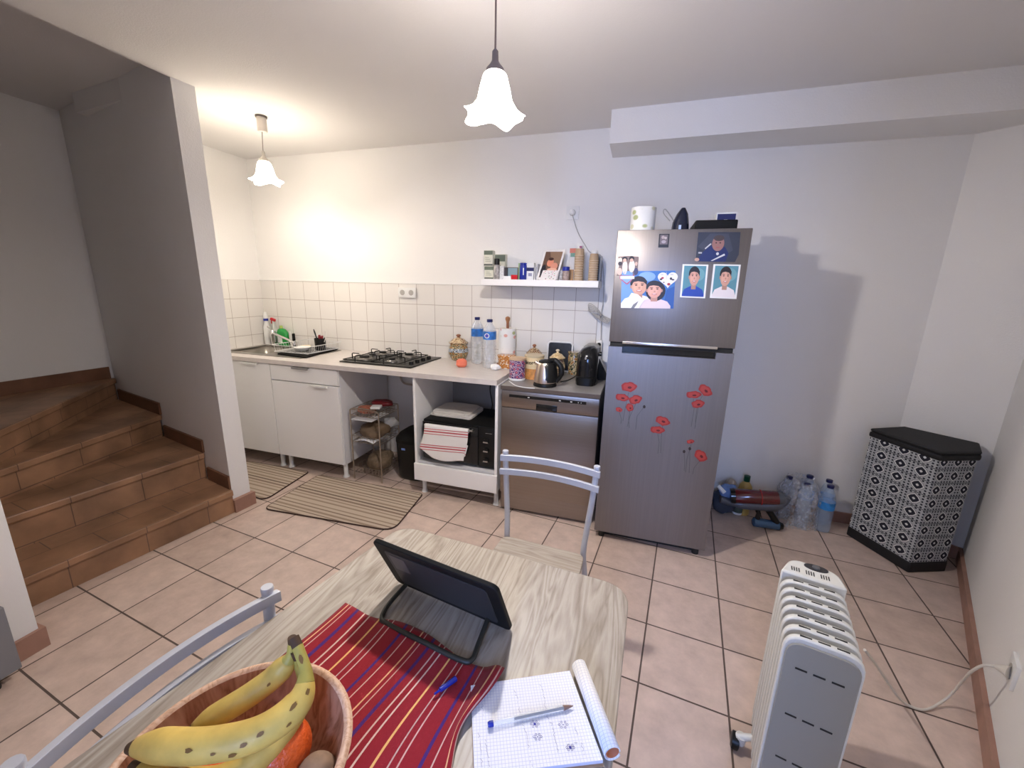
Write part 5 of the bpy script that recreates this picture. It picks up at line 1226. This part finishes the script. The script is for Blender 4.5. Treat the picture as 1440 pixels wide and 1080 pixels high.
def banana(pts, r, lab, ntip=1, spots=()):
    P = bez([at(px, py, 'z', z) for px, py, z in pts], 10); n = len(P)
    t = BUNCH
    cum = [0]
    for a, b_ in zip(P, P[1:]): cum.append(cum[-1]+(b_-a).length)
    Lt = cum[-1]
    def rad(s):
        s /= Lt
        if s < .04: return r*(.32+.9*s/.04*.25)
        if s < .18: return r*(.55+.45*math.sin((s-.04)/.14*math.pi/2))
        if s < .70: return r
        if s < .88: q = (s-.70)/.18; return r*(1-.62*q*q*(3-2*q))
        return r*.38
    def section(i0, i1, m, nm, par):
        b = MB(); b.tube(P[i0:i1+1], [rad(cum[k]) for k in range(i0, i1+1)], 20)
        # five soft ridges
        for v in b.bm.verts:
            k = min(range(i0, i1+1), key=lambda q: (P[q]-v.co).length); d = v.co-P[k]
            if d.length > 1e-5:
                a = (v.index % 20)/20*2*math.pi; v.co = P[k]+d*(1+.055*math.cos(5*a))
        return b.build(nm, m, par, angle=70)
    i1 = next(k for k in range(n) if cum[k] > .035*Lt); i2 = next(k for k in range(n) if cum[k] > .80*Lt); i3 = next(k for k in range(n) if cum[k] > .95*Lt)
    t = section(i1, i2, BAN, 'banana', t); section(0, i1, BANB, 'tip', t); section(i2, i3, BANG, 'neck', t); section(i3, n-1, BANB, 'stem', t)
    for (f, ang) in spots:
        k = min(n-2, int(f*n)); d = (CAM-P[k]).normalized(); tg = (P[k+1]-P[k-1]).normalized(); d = (d-tg*d.dot(tg)).normalized(); s_ = tg.cross(d)
        dd = d*math.cos(ang)+s_*math.sin(ang); c = P[k]+dd*rad(cum[k])*1.025
        q_ = .45+.55*abs(math.sin(f*37)); u = tg*.0055*q_; v = dd.cross(tg)*.0028*q_
        MB().face([c+u*math.cos(q*.785)*(1+.3*math.sin(q*2+f*9))+v*math.sin(q*.785) for q in range(8)]).build('brown_spot', mat('spot', (.20, .10, .02), .6), t)
banana([(181, 1052, .866), (215, 1048, .874), (290, 1048, .886), (365, 1030, .893), (418, 990, .902), (430, 948, .922), (421, 916, .940), (413, 897, .952)], .0182, '', 1, [(.45, .1), (.33, .5), (.62, .35), (.38, .8), (.8, -.2), (.40, .35), (.52, .6), (.56, -.1), (.28, .2)])
banana([(262, 1034, .862), (310, 1003, .868), (350, 978, .878), (385, 952, .893), (406, 928, .917), (411, 907, .938), (411, 897, .950)], .0155, '', 1, [(.5, .2)])
banana([(184, 1076, .850), (225, 1096, .842), (300, 1100, .838), (362, 1066, .846), (408, 1012, .858), (426, 968, .878), (420, 935, .905), (415, 915, .932)], .0160, '', 1)

# tablet in a black case with loop stand
t = thing('tablet', (2.5, -2.24, TZ), 'tablet in a black case propped on its loop stand, seen from behind', 'tablet')
tb0, tb1 = at(563, 817, 'z', TZ+.004), at(718, 884, 'z', TZ+.004)
tt0, tt1 = at(519, 755, 'z', TZ+.163), at(699, 826, 'z', TZ+.155)
U = (tb1-tb0+tt1-tt0)*.5; V = ((tt0-tb0)+(tt1-tb1))*.5; O = (tb0+tb1+tt0+tt1)*.25-U*.5-V*.5
Wd, Hd = U.length, V.length; Un = U.normalized(); Nn = Un.cross(V).normalized(); Vn = Nn.cross(Un)
Mt = Matrix(((Un.x, Vn.x, Nn.x, O.x), (Un.y, Vn.y, Nn.y, O.y), (Un.z, Vn.z, Nn.z, O.z), (0, 0, 0, 1)))
s_ = 1 if Nn.dot(CAM-O) > 0 else -1      # +s_ side faces the camera
MB().prism(rrect(0, Wd, 0, Hd, .014), -.005, .005, M=Mt).build('case', BLACKM, t, bevel=.002)
MB().prism(rrect(.012, Wd-.012, .012, Hd-.012, .008), -.0062 if s_ > 0 else .005, -.005 if s_ > 0 else .0062, M=Mt).build('screen', BLACKG, t)
z0, z1 = (.005, .0065) if s_ > 0 else (-.0065, -.005)
MB().prism(rrect(.025, Wd-.025, .018, Hd-.02, .010), z0, z1, M=Mt).build('rear_panel', mat('case_rear', (.025, .024, .025), .5), t, bevel=.001)
MB().prism(rrect(.035, .075, Hd-.085, Hd-.030, .004), z0, z1+.0008*s_ if s_ > 0 else z1-.0008, M=Mt).build('speaker_window', mat('case_grey', (.07, .062, .065), .45), t)
lp = [at(572, 821, 'z', TZ+.016), at(548, 848, 'z', TZ+.008), at(537, 868, 'z', TZ+.0065), at(546, 878, 'z', TZ+.0065), at(600, 905, 'z', TZ+.0065), at(648, 928, 'z', TZ+.0075), at(664, 927, 'z', TZ+.0075), at(673, 905, 'z', TZ+.009), at(687, 868, 'z', TZ+.018)]
MB().tube(bez(lp, 6), .0050, 10).build('stand_loop', mat('stand', (.03, .03, .024), .5), t)

# notebook
n4 = [at(667, 1090, 'z', TZ+.008), at(848, 1069, 'z', TZ+.008), at(801, 943, 'z', TZ+.008), at(662, 964, 'z', TZ+.008)]
t = thing('notebook', (2.74, -2.38, TZ), 'open squared-paper notebook with handwriting on the right of the table', 'notebook')
PG = bpy.data.materials.new('squared_paper'); PG.use_nodes = True; nt = PG.node_tree; N = nt.nodes; L = nt.links; bb = N['Principled BSDF']; bb.inputs['Roughness'].default_value = .7
uv = N.new('ShaderNodeUVMap'); uv.uv_map = 'UVMap'; br = N.new('ShaderNodeTexBrick'); br.offset = 0; br.inputs['Scale'].default_value = 1; br.inputs['Brick Width'].default_value = .005; br.inputs['Row Height'].default_value = .005; br.inputs['Mortar Size'].default_value = .0003; br.inputs['Mortar Smooth'].default_value = 0
br.inputs['Color1'].default_value = (.80, .81, .85, 1); br.inputs['Color2'].default_value = (.80, .81, .85, 1); br.inputs['Mortar'].default_value = (.56, .58, .72, 1)
L.new(uv.outputs[0], br.inputs['Vector']); L.new(br.outputs['Color'], bb.inputs['Base Color'])
e1 = (n4[1]-n4[0]).normalized(); e2 = Vector((-e1.y, e1.x, 0))
nuv = lambda co, n: ((co-n4[0]).dot(e1)+1, (co-n4[0]).dot(e2)+1)
MB().prism([(p.x, p.y) for p in n4], [TZ+.0022]*4, [TZ+.008]*4).build('pages', PG, t, smooth=False, uv=nuv)
MB().prism([(p.x+(.002 if i in (1, 2) else 0), p.y-.003 if i < 2 else p.y) for i, p in enumerate(n4)], TZ+.0006, TZ+.002).build('back_cover', mat('cardboard', (.42, .28, .17), .8), t, smooth=False)
r0, r1 = at(811, 938, 'z', TZ+.014), at(858, 1063, 'z', TZ+.014)
ax = (r1-r0).normalized(); sd = Vector((-ax.y, ax.x, 0)); sd = sd if sd.x > 0 else -sd
r0 += sd*.004; r1 += sd*.004
def rollf(u, v):
    a = R(-150)+R(330)*u; rr = .0135-.0025*u
    return r0+(r1-r0)*v+sd*rr*math.cos(a)*-1+Vector((0, 0, 1))*rr*math.sin(a)+Vector((0, 0, .004))
MB().grid(rollf, 24, 2).build('rolled_pages', PG, t, solid=.0018, uv=nuv)
MB().grid(lambda u, v: r0+(r1-r0)*(.004+.992*v)+sd*.0095*math.cos(R(360*u))+Vector((0, 0, .004+.0095*math.sin(R(360*u)))), 20, 2).build('rolled_cover', mat('cover_inside', (.45, .14, .06), .7), t, solid=.001)
INK = mat('blue_ink', (.03, .03, .30), .6); INKG = mat('grey_ink', (.22, .22, .38), .6)
def npt(px, py): return at(px, py, 'z', TZ+.0084)
def flower(px, py, s, filled):
    b = MB()
    for k in range(6):
        a = k*math.pi/3; c = npt(px+s*math.cos(a), py+s*.75*math.sin(a))
        b.tube([c+Vector((.0016*math.cos(q*math.pi/4), .0016*math.sin(q*math.pi/4), 0)) for q in range(8)], .00022, 4, closed=True)
    c = npt(px, py); b.lathe([(.0022 if filled else .0008, 0), (.0005, .0002)], c.x, c.y, c.z, 10)
    b.build('flower_doodle', INK, t, nomerge=True)
flower(752, 1018, 5, True); flower(792, 1019, 5.5, False); flower(756, 1036, 5, False); flower(802, 1051, 5, True)
def scribble(pts, seed, m=INKG, amp=1.4, step=2.2):
    rnd = random.Random(seed); b = MB()
    for (x0, y0), (x1, y1) in zip(pts, pts[1:]):
        n = max(2, int(math.hypot(x1-x0, y1-y0)/step)); run = []
        for k in range(n+1):
            f = k/n; run.append(npt(x0+(x1-x0)*f+rnd.uniform(-amp, amp), y0+(y1-y0)*f+rnd.uniform(-amp, amp)*.8))
            if rnd.random() < .22 or k == n:
                if len(run) > 1: b.tube(run, .00022, 4)
                run = []
    b.build('handwriting', m, t, nomerge=True)
scribble([(724, 970), (729, 990), (733, 1010), (742, 1040), (748, 1078)], 1); scribble([(759, 960), (764, 975), (768, 1005), (777, 1020), (785, 1060)], 2)
scribble([(678, 990), (681, 1008)], 5, INKG, 1.6); scribble([(683, 1040), (688, 1078)], 3); scribble([(673, 1030), (678, 1078)], 4); scribble([(808, 1022), (812, 1034)], 6); scribble([(808, 1045), (818, 1044), (821, 1062)], 7)
# ballpoint pen
p0, p1 = at(686, 1019, 'z', TZ+.014), at(806, 992.5, 'z', TZ+.0125)
d = (p1-p0)
t = thing('ballpoint_pen', p0*.5+p1*.5, 'clear ballpoint pen with dark ink lying across the notebook', 'pen')
MB().tube([p0+d*.06, p0+d*.88], .0040, 6).build('barrel', CLEAR, t)
MB().tube([p0, p0+d*.02, p0+d*.06], [.0034, .0044, .0044], 10).build('end_cap', BLUE, t)
MB().tube([p0+d*.30, p0+d*.88], .0018, 8).build('ink_tube', mat('ink_dark', (.02, .015, .03), .3), t)
MB().tube([p0+d*.88, p0+d*.95, p1], [.0040, .0024, .0006], 8).build('tip', col((.22, .13, .10)), t)
# pen cap on the cloth
p0, p1 = at(611, 976, 'z', TZ+.0105), at(641, 954, 'z', TZ+.0105); d = p1-p0
t = thing('pen_cap', p0, 'dark blue pen cap lying on the red striped cloth', 'pen cap')
MB().tube([p0+d*.25, p1], [.0040, .0048], 10).build('barrel', BLUE, t)
MB().tube([p0, p0+d*.35], [.0018, .0022], 8).build('clip', BLUE, t)

# ================================================================== OIL HEATER
ho = Vector((3.33, -1.92, 0)); hu = Vector((.23, .973, 0)).normalized(); hv = Vector((hu.y, -hu.x, 0))
Mh = Matrix(((hv.x, hu.x, 0, ho.x), (hv.y, hu.y, 0, ho.y), (0, 0, 1, 0), (0, 0, 0, 1)))   # local x = width, y = length
HW = mat('heater_white', (.70, .70, .67), .35); HW_SHADED = mat('heater_panel_shaded', (.33, .32, .285), .5, spec=.3)  # end plate colour darkened to paint in the shade on that face
SLOT = mat('slot_dark', (.015, .015, .015), .7)
t = thing('oil_heater', (ho.x, ho.y, 0), 'white oil-filled radiator on castors at the lower right', 'heater')
def xzprism(b, poly, y0, y1): return b.prism(poly, -y1, -y0, M=Mh @ RX(90))
prof = roundpoly([(-.080, .065), (.080, .065), (.080, .625), (-.080, .625)], [.02, .02, .045, .045], 6)
b = MB(); xzprism(b, prof, .0, .016); b.build('end_panel', HW, t, bevel=.004)
b = MB(); xzprism(b, roundpoly([(-.074, .075), (.074, .075), (.074, .612), (-.074, .612)], [.018, .018, .04, .04], 6), -.005, .0); b.build('end_plate', HW_SHADED, t, bevel=.003)
for row, (pa, pb) in enumerate((((1124, 941), (1187, 963)), ((1110, 1005), (1171, 1029)), ((1098, 1066), (1158, 1092)))):
    z = vert(3.33, -1.92, (pa[0]+pb[0])/2, (pa[1]+pb[1])/2)
    for k in range(3):
        x0 = -.048+.036*k; b = MB(); b.box(x0, x0+.024, -.0062, -.0048, z-.0022, z+.0022, M=Mh); b.build('vent_slot', SLOT, t)
NF = 6
for k in range(NF):
    y0 = .034+.0385*k
    b = MB(); xzprism(b, prof, y0, y0+.017); f = b.build('fin', HW, t, bevel=.004)
    for q in range(3): MB().box(-.05+.036*q, -.026+.036*q, y0+.0068, y0+.0102, .6245, .6262, M=Mh).build('fin_slot', SLOT, f)
for q in range(3): MB().box(-.05+.036*q, -.026+.036*q, .0062, .0096, .6245, .6262, M=Mh).build('vent_slot', SLOT, t)
b = MB(); b.box(-.055, .055, .016, .27, .12, .575, M=Mh); b.build('oil_core', mat('core_grey', (.30, .30, .29), .5), t)
yc = .034+.0385*NF
b = MB(); b.prism([(p[0], p[1]) for p in roundpoly([(-.080, yc), (.080, yc), (.066, yc+.075), (-.050, yc+.085)], [.0, .0, .035, .035], 6)], .08, .628, M=Mh); b.build('control_housing', HW, t, bevel=.006)
b = MB(); b.prism([(.012+.030*math.cos(a*math.pi/14), yc+.062+.016*math.sin(a*math.pi/14)) for a in range(28)], .627, .6305, M=Mh); b.build('control_dial', mat('dial_dark', (.03, .03, .035), .3), t)
b = MB(); b.lathe([(.010, .630), (.009, .634)], 0, 0, 0, 16, M=Matrix.Identity(4))
bmesh.ops.transform(b.bm, matrix=Mh @ T(.012, yc+.062, 0), verts=b.bm.verts); b.build('dial_knob', col((.12, .12, .13)), t)
for q in range(3):
    for k in range(4): MB().box(-.052+.036*q+.006*k, -.0495+.036*q+.006*k, yc+.016, yc+.036, .6275, .6288, M=Mh).build('vent', SLOT, t)
for y in (.045, .19):
    b = MB(); b.tube([Mh @ Vector((-.115, y, .045)), Mh @ Vector((-.07, y, .07)), Mh @ Vector((.07, y, .07)), Mh @ Vector((.115, y, .045))], .011, 10); b.build('foot_bar', HW, t)
    for s in (-1, 1):
        b = MB(); c = Mh @ Vector((s*.118, y, .026)); q = hv*.009
        b.tube([c-q*1.4, c-q, c+q, c+q*1.4], [.018, .0255, .0255, .018], 18); b.build('castor', BLACK, t)
        b = MB(); b.tube([Mh @ Vector((s*.104, y, .055)), Mh @ Vector((s*.104, y, .026))], [.016, .013], 12); b.build('castor_fork', HW, t)
cp = [at(1216, 914, 'z', .34), at(1232, 935, 'z', .22), at(1250, 962, 'z', .10), at(1270, 987, 'z', .02), at(1300, 998, 'z', .005), at(1330, 983, 'z', .03), at(1350, 962, 'z', .12), at(1364, 946, 'z', .21), at(1382, 936, 'z', .27), at(1400, 937, 'z', .292)]
CW = mat('cord_white', (.66, .62, .56), .5)
MB().tube(bez(cp, 8), .0042, 8).build('power_cord', CW, t)
MB().tube([at(1399, 937, 'z', .292), at(1408, 940, 'z', .296), at(1420, 946, 'z', .30)], [.006, .012, .020], 14).build('plug', CW, t)
a_ = R(-117.1); Ms = T(4.0595, -1.443, .301) @ Matrix.Rotation(a_, 4, 'Z')
socket('wall_socket', 0, 0, .086, .086, 1, 'white wall socket low on the right wall with the heater plugged in', 0, Ms)

# ================================================================== HAMPER
hA = at(1191, 752, 'z', 0); hB = at(1276, 805, 'z', 0); hC = at(1326, 803, 'z', 0)
hpoly = [(hA.x, hA.y), (hB.x, hB.y), (hC.x, hC.y), (4.605, -.235), (4.385, -.045)]
hc = Vector((sum(p[0] for p in hpoly)/5, sum(p[1] for p in hpoly)/5))
def grow(k): return [tuple(hc+(Vector(p)-hc)*(1+k/ (Vector(p)-hc).length)) for p in hpoly]
HM = bpy.data.materials.new('hamper_print'); HM.use_nodes = True; nt = HM.node_tree; N = nt.nodes; L = nt.links; bb = N['Principled BSDF']; bb.inputs['Roughness'].default_value = .9
def mth(op, a, b_=None, c=None):
    n = N.new('ShaderNodeMath'); n.operation = op
    for i, v in enumerate((a, b_, c)):
        if v is None: continue
        if isinstance(v, (int, float)): n.inputs[i].default_value = v
        else: L.new(v, n.inputs[i])
    return n.outputs[0]
uv = N.new('ShaderNodeUVMap'); uv.uv_map = 'UVMap'; sx = N.new('ShaderNodeSeparateXYZ'); L.new(uv.outputs[0], sx.inputs[0]); U_, V_ = sx.outputs[0], sx.outputs[1]
fu = mth('SUBTRACT', mth('FRACT', U_), .5); fv = mth('SUBTRACT', mth('FRACT', V_), .5)
dm = mth('ADD', mth('ABSOLUTE', mth('MULTIPLY', fu, 1.25)), mth('ABSOLUTE', mth('MULTIPLY', fv, 1.05)))
dmx = mth('MAXIMUM', mth('ABSOLUTE', fu), mth('ABSOLUTE', fv)); dd = mth('ADD', mth('MULTIPLY', dm, .75), mth('MULTIPLY', dmx, .35))
blk = mth('MULTIPLY', mth('GREATER_THAN', dd, .105), mth('LESS_THAN', dd, .345))
ring = mth('MULTIPLY', mth('GREATER_THAN', dd, .44), mth('LESS_THAN', dd, .465))
gu = mth('SUBTRACT', mth('FRACT', mth('MULTIPLY', U_, 5)), .5); gv = mth('SUBTRACT', mth('FRACT', mth('MULTIPLY', V_, 5)), .5)
dots = mth('LESS_THAN', mth('ADD', mth('POWER', gu, 2.0), mth('POWER', gv, 2.0)), .085)
dots = mth('MULTIPLY', dots, mth('GREATER_THAN', dd, .49))
lines = mth('MULTIPLY', mth('LESS_THAN', mth('ABSOLUTE', mth('SUBTRACT', mth('FRACT', mth('ADD', V_, .5)), .5)), .022), mth('GREATER_THAN', dd, .49))
k = mth('MINIMUM', mth('ADD', mth('ADD', blk, ring), mth('ADD', dots, lines)), 1.0)
light = mth('MULTIPLY', mth('GREATER_THAN', dd, .345), mth('LESS_THAN', dd, .44)); inner = mth('LESS_THAN', dd, .105)
r = N.new('ShaderNodeMix'); r.data_type = 'RGBA'; L.new(mth('MINIMUM', mth('ADD', light, inner), 1.0), r.inputs[0]); r.inputs[6].default_value = (.40, .415, .43, 1); r.inputs[7].default_value = (.66, .67, .66, 1)
r2 = N.new('ShaderNodeMix'); r2.data_type = 'RGBA'; L.new(k, r2.inputs[0]); L.new(r.outputs[2], r2.inputs[6]); r2.inputs[7].default_value = (.012, .013, .025, 1); L.new(r2.outputs[2], bb.inputs['Base Color'])
t = thing('laundry_hamper', (hc.x, hc.y, 0), 'black and white patterned corner laundry hamper with a black lid', 'hamper')
MB().prism(grow(.006), 0, .062).build('base', mat('hamper_black', (.012, .012, .014), .7), t, bevel=.008)
b = MB(); pr = grow(0); b.prism(pr, .060, .655)
per = [0]
for i in range(5): per.append(per[-1]+(Vector(pr[(i+1) % 5])-Vector(pr[i])).length)
bm = b.bm; bmesh.ops.recalc_face_normals(bm, faces=bm.faces); lay = bm.loops.layers.uv.new('UVMap')
for f in bm.faces:
    if abs(f.normal.z) > .5: continue
    c = f.calc_center_median(); i = min(range(5), key=lambda q: ((Vector(pr[q])+Vector(pr[(q+1) % 5]))/2-Vector((c.x, c.y))).length)
    for l in f.loops:
        s = (Vector((l.vert.co.x, l.vert.co.y))-Vector(pr[i])).length+per[i]; l[lay].uv = ((s-per[1])/.100+.12 if i != 1 else (s-per[1])/.078+.12, (l.vert.co.z-.06)/.0765+.02)
b.build('fabric_body', HM, t, smooth=False)
b = MB(); b.prism(grow(.012), .640, .672); b.build('lid_band', MATS['hamper_black'], t, bevel=.010)
b = MB(); b.prism(grow(.010), .672, .690); b.build('lid', mat('hamper_lid', (.022, .022, .024), .8), t, bevel=.012)

# ================================================================== FLOOR CLUTTER BESIDE THE FRIDGE
def water2(P, h, r, lab, label=True, tilt=0):
    x, y = P
    t = thing('water_bottle', (x, y, 0), lab, 'bottle')
    pr = [(r*.6, .001), (r*.95, .006), (r, .02)]
    for k in range(5): q = h*(.10+.09*k); pr += [(r, q), (r*.96, q+h*.02), (r*.96, q+h*.03), (r, q+h*.05)]
    pr += [(r, h*.66), (r*.9, h*.76), (r*.6, h*.88), (r*.36, h*.94), (r*.36, h*.96)]
    MB().lathe(pr, x, y, .0005, 26).build('body', WATER, t)
    MB().lathe([(r*.42, h*.945), (r*.44, h*.955), (r*.44, h), (r*.3, h+.001)], x, y, 0, 18).build('cap', DBLUE, t)
    if label: MB().lathe([(r*1.012, h*.50), (r*1.012, h*.66)], x, y, 0, 26).build('label', mat('label_cyan', (.03, .22, .60), .4, noise=.3, nscale=30), t)
water2((4.045, -.150), .305, .042, 'blue-labelled water bottle standing nearest the hamper')
water2((4.075, -.052), .300, .040, 'water bottle behind the others against the wall, near the hamper')
water2((3.965, -.058), .315, .042, 'water bottle with a pale tag in the row against the wall')
water2((3.925, -.150), .295, .040, 'unlabelled water bottle inside the clear wrap, in front', False)
water2((3.855, -.062), .290, .040, 'unlabelled water bottle inside the clear wrap, at the back left', False)
FILM = bpy.data.materials.new('cling_film'); FILM.use_nodes = True; nt = FILM.node_tree; N = nt.nodes; L = nt.links; bb = N['Principled BSDF']; bb.inputs['Base Color'].default_value = (.8, .84, .95, 1); bb.inputs['Roughness'].default_value = .25
n = N.new('ShaderNodeTexNoise'); n.inputs['Scale'].default_value = 14; n.inputs['Detail'].default_value = 5; rr = N.new('ShaderNodeMapRange'); rr.inputs[1].default_value = .35; rr.inputs[2].default_value = .75; rr.inputs[3].default_value = .12; rr.inputs[4].default_value = .50; L.new(n.outputs['Fac'], rr.inputs[0]); L.new(rr.outputs[0], bb.inputs['Alpha'])
def film(u, v):
    a = u*2*math.pi; x = 3.905+(.112+.008*math.sin(7*a+5*v))*math.copysign(abs(math.cos(a))**.6, math.cos(a))*(1-.35*max(0, v-.7)/.3); y = -.112+(.088+.005*math.sin(9*a))*math.copysign(abs(math.sin(a))**.6, math.sin(a))*(1-.3*max(0, v-.7)/.3)
    return Vector((x, y, .002+.305*v+.012*math.sin(5*a)*v))
o = MB().grid(film, 60, 16).build('shrink_wrap', FILM, angle=80); tag(o, 'torn clear plastic wrap standing around the bottles by the wall', 'plastic wrap')

# handheld vacuum, seen side on, on its battery foot
VY = -.245
def vp(px, py, y=VY): return at(px, py, 'y', y)
t = thing('handheld_vacuum', (vp(1075, 742).x, VY, 0), 'handheld cordless vacuum with a dark red bin standing on the floor by the fridge', 'vacuum cleaner')
VR = mat('vac_red', (.11, .003, .008), .15, coat=.6); VG = mat('vac_grey', (.10, .115, .15), .35, .4); VB = mat('vac_blue', (.08, .16, .30), .25, .5)
p0, p1 = vp(1029, 697), vp(1094, 700.5); rv = .046
ring_ = lambda c, r1, r2, q=1: None
MB().tube([p0, p0*.97+p1*.03, p1], [rv*.9, rv, rv*.93], 24).build('dust_bin', VR, t)
MB().tube([p0-(p1-p0)*.04, p0+(p1-p0)*.06], [rv*.98, rv*1.06], 24).build('bin_collar', BLACKG, t)
MB().tube([p0+(p1-p0)*.62, p0+(p1-p0)*.64], [rv*1.02, rv*1.02], 24).build('bin_ring', mat('vac_red2', (.4, .01, .015), .2), t)
q0, q1, q2, q3 = vp(1013, 702), vp(1040, 708.5), vp(1078, 711), vp(1102, 700)
MB().tube(bez([q0, q1, q2, vp(1097, 707), vp(1105, 697)], 6), [.024]*6+[.030]*6+[.036]*6+[.034]*7, 18).build('motor_housing', VG, t)
MB().tube([vp(1094, 700), vp(1101, 700), vp(1105.5, 699)], [rv*.95, rv*.85, rv*.5], 22).build('nose_cap', VG, t)
MB().tube([vp(1063, 712), vp(1067, 722), vp(1064, 733)], [.016, .013, .016], 12).build('trigger_post', BLACKG, t)
MB().tube([vp(1077, 711), vp(1084, 722), vp(1092, 735)], [.020, .019, .020], 14).build('handle', BLACK, t)
f0, f1 = vp(1060, 733), vp(1095, 738); f0.z = f1.z = .030
MB().tube([f0-Vector((.01, 0, 0)), f0, f1, f1+Vector((.022, 0, 0))], [.016, .029, .027, .012], 18).build('battery_foot', VB, t)
MB().tube([f1+Vector((.002, 0, 0)), f1+Vector((.024, 0, 0))], [.0285, .018], 18).build('battery_cap', BLACKG, t)
# clutter behind it
def fl_(px, py): return at(px, py, 'z', 0)
for k, (px, py, lab) in enumerate(((1016, 722, 'small white-bottomed jar by the fridge, left of the pair'), (1035.5, 725, 'small white-bottomed jar under the vacuum, right of the pair'))):
    P = base(px, py, 0, .028)
    t = thing('small_jar', (P.x, P.y, 0), lab, 'jar')
    MB().lathe([(.022, 0), (.030, .006), (.032, .020)], P.x, P.y, .0005, 24).build('base', WHITEP, t)
    MB().lathe([(.032, .0205), (.034, .07), (.026, .085), (.02, .09)], P.x, P.y, .0005, 24).build('body', mat('jar_olive', (.12, .16, .13), .2, trans=.4), t)
P = at(1047, 690, 'y', -.10)
t = thing('oil_bottle', (P.x, -.095, 0), 'squat yellow bottle with a dark green cap behind the vacuum', 'bottle')
zt = vert(P.x, -.095, 1050, 669)
MB().lathe([(.040, 0), (.044, .01), (.044, zt*.62), (.036, zt*.75), (.016, zt*.86)], P.x+.004, -.095, .0005, 26).build('body', mat('oil_yellow', (.50, .34, .10), .3, noise=.3, nscale=12), t)
MB().lathe([(.018, zt*.86), (.019, zt*.88), (.019, zt), (.012, zt+.002)], P.x+.004, -.095, 0, 20).build('cap', col((.005, .07, .035), .3), t)
o = MB().lathe([(.035, 0), (.038, .01), (.038, zt*.70), (.02, zt*.80), (.012, zt*.82)], P.x-.078, -.075, .0005, 24).build('beige_bottle', mat('beige_b', (.42, .36, .30), .4)); tag(o, 'beige bottle standing left of the green-capped one', 'bottle')
P = at(1014, 700, 'y', -.17)
o = blob('blue_rag', (P.x+.035, -.20, .185), (.055, .05, .045), mat('rag', (.16, .26, .50), .9), 'bundled blue cloth on the things beside the fridge', 'cloth', 33, .3)
o = blob('dark_bag', (P.x+.03, -.12, .075), (.07, .06, .075), mat('darkbag', (.04, .05, .075), .5), 'dark plastic bag on the floor against the fridge side', 'bag', 35, .18)
q0, q1 = vp(1010, 683, -.22), vp(1019, 693, -.24)
o = MB().tube([q0, q1], [.012, .014], 8).build('white_brush', WHITEP); tag(o, 'short white brush handle sticking up beside the fridge', 'brush')

# ================================================================== GREY CABINET AT THE LEFT EDGE
P = at(32, 938, 'z', .045); zt = vert(P.x, P.y, 7, 853)
t = thing('low_cabinet', (.75, -2.6, 0), 'low grey cabinet against the side wall at the left edge', 'cabinet')
MB().box(.7155, P.x, -2.95, P.y, .045, zt).build('body', mat('cab_grey', (.22, .22, .24), .5), t, bevel=.003)
for Y in (P.y-.07, -2.9): MB().lathe([(.014, 0), (.022, .006), (.022, .03), (.012, .045)], P.x-.03, Y, 0, 14).build('foot', RUBBER, t)
o = MB().box(.717, P.x-.02, P.y-.14, P.y-.015, zt+.0005, zt+.095, bev=.01).build('red_box', mat('redbox', (.45, .07, .04), .6, noise=.3, nscale=25)); tag(o, 'red box lying on the low grey cabinet at the left edge', 'box')

# ================================================================== groups of like things
GROUPS = {'pendant_lamp': 'pendant lamps with bell shades', 'base_cabinet': 'white base cabinets under the worktop', 'ceramic_jar': 'painted ceramic jars', 'wall_socket': 'white wall sockets',
          'fridge_photo': 'photos stuck on the fridge', 'magnet': 'magnets on the fridge', 'poppy_sticker': 'poppy stickers on the fridge', 'floor_mat': 'striped floor mats', 'dining_chair': 'metal dining chairs',
          'orange': 'oranges in the bowl', 'small_jar': 'small white-bottomed jars by the fridge', 'kitchen_roll': 'printed kitchen-paper rolls', 'bottle_cap': 'white lids on the cup stacks', 'greeting_card': 'cards standing by the photo frame'}
for o in COL.objects:
    if o.parent is None and o.get('label') and not o.get('group'):
        n = o.name.split('.')[0]
        if n in GROUPS: o['group'] = GROUPS[n]
        elif n == 'water_bottle': o['group'] = 'water bottles on the worktop' if o.location.z > .5 else 'water bottles on the floor'
        elif n == 'medicine_box' and o.location.x < 2.6: o['group'] = 'medicine boxes on the shelf'
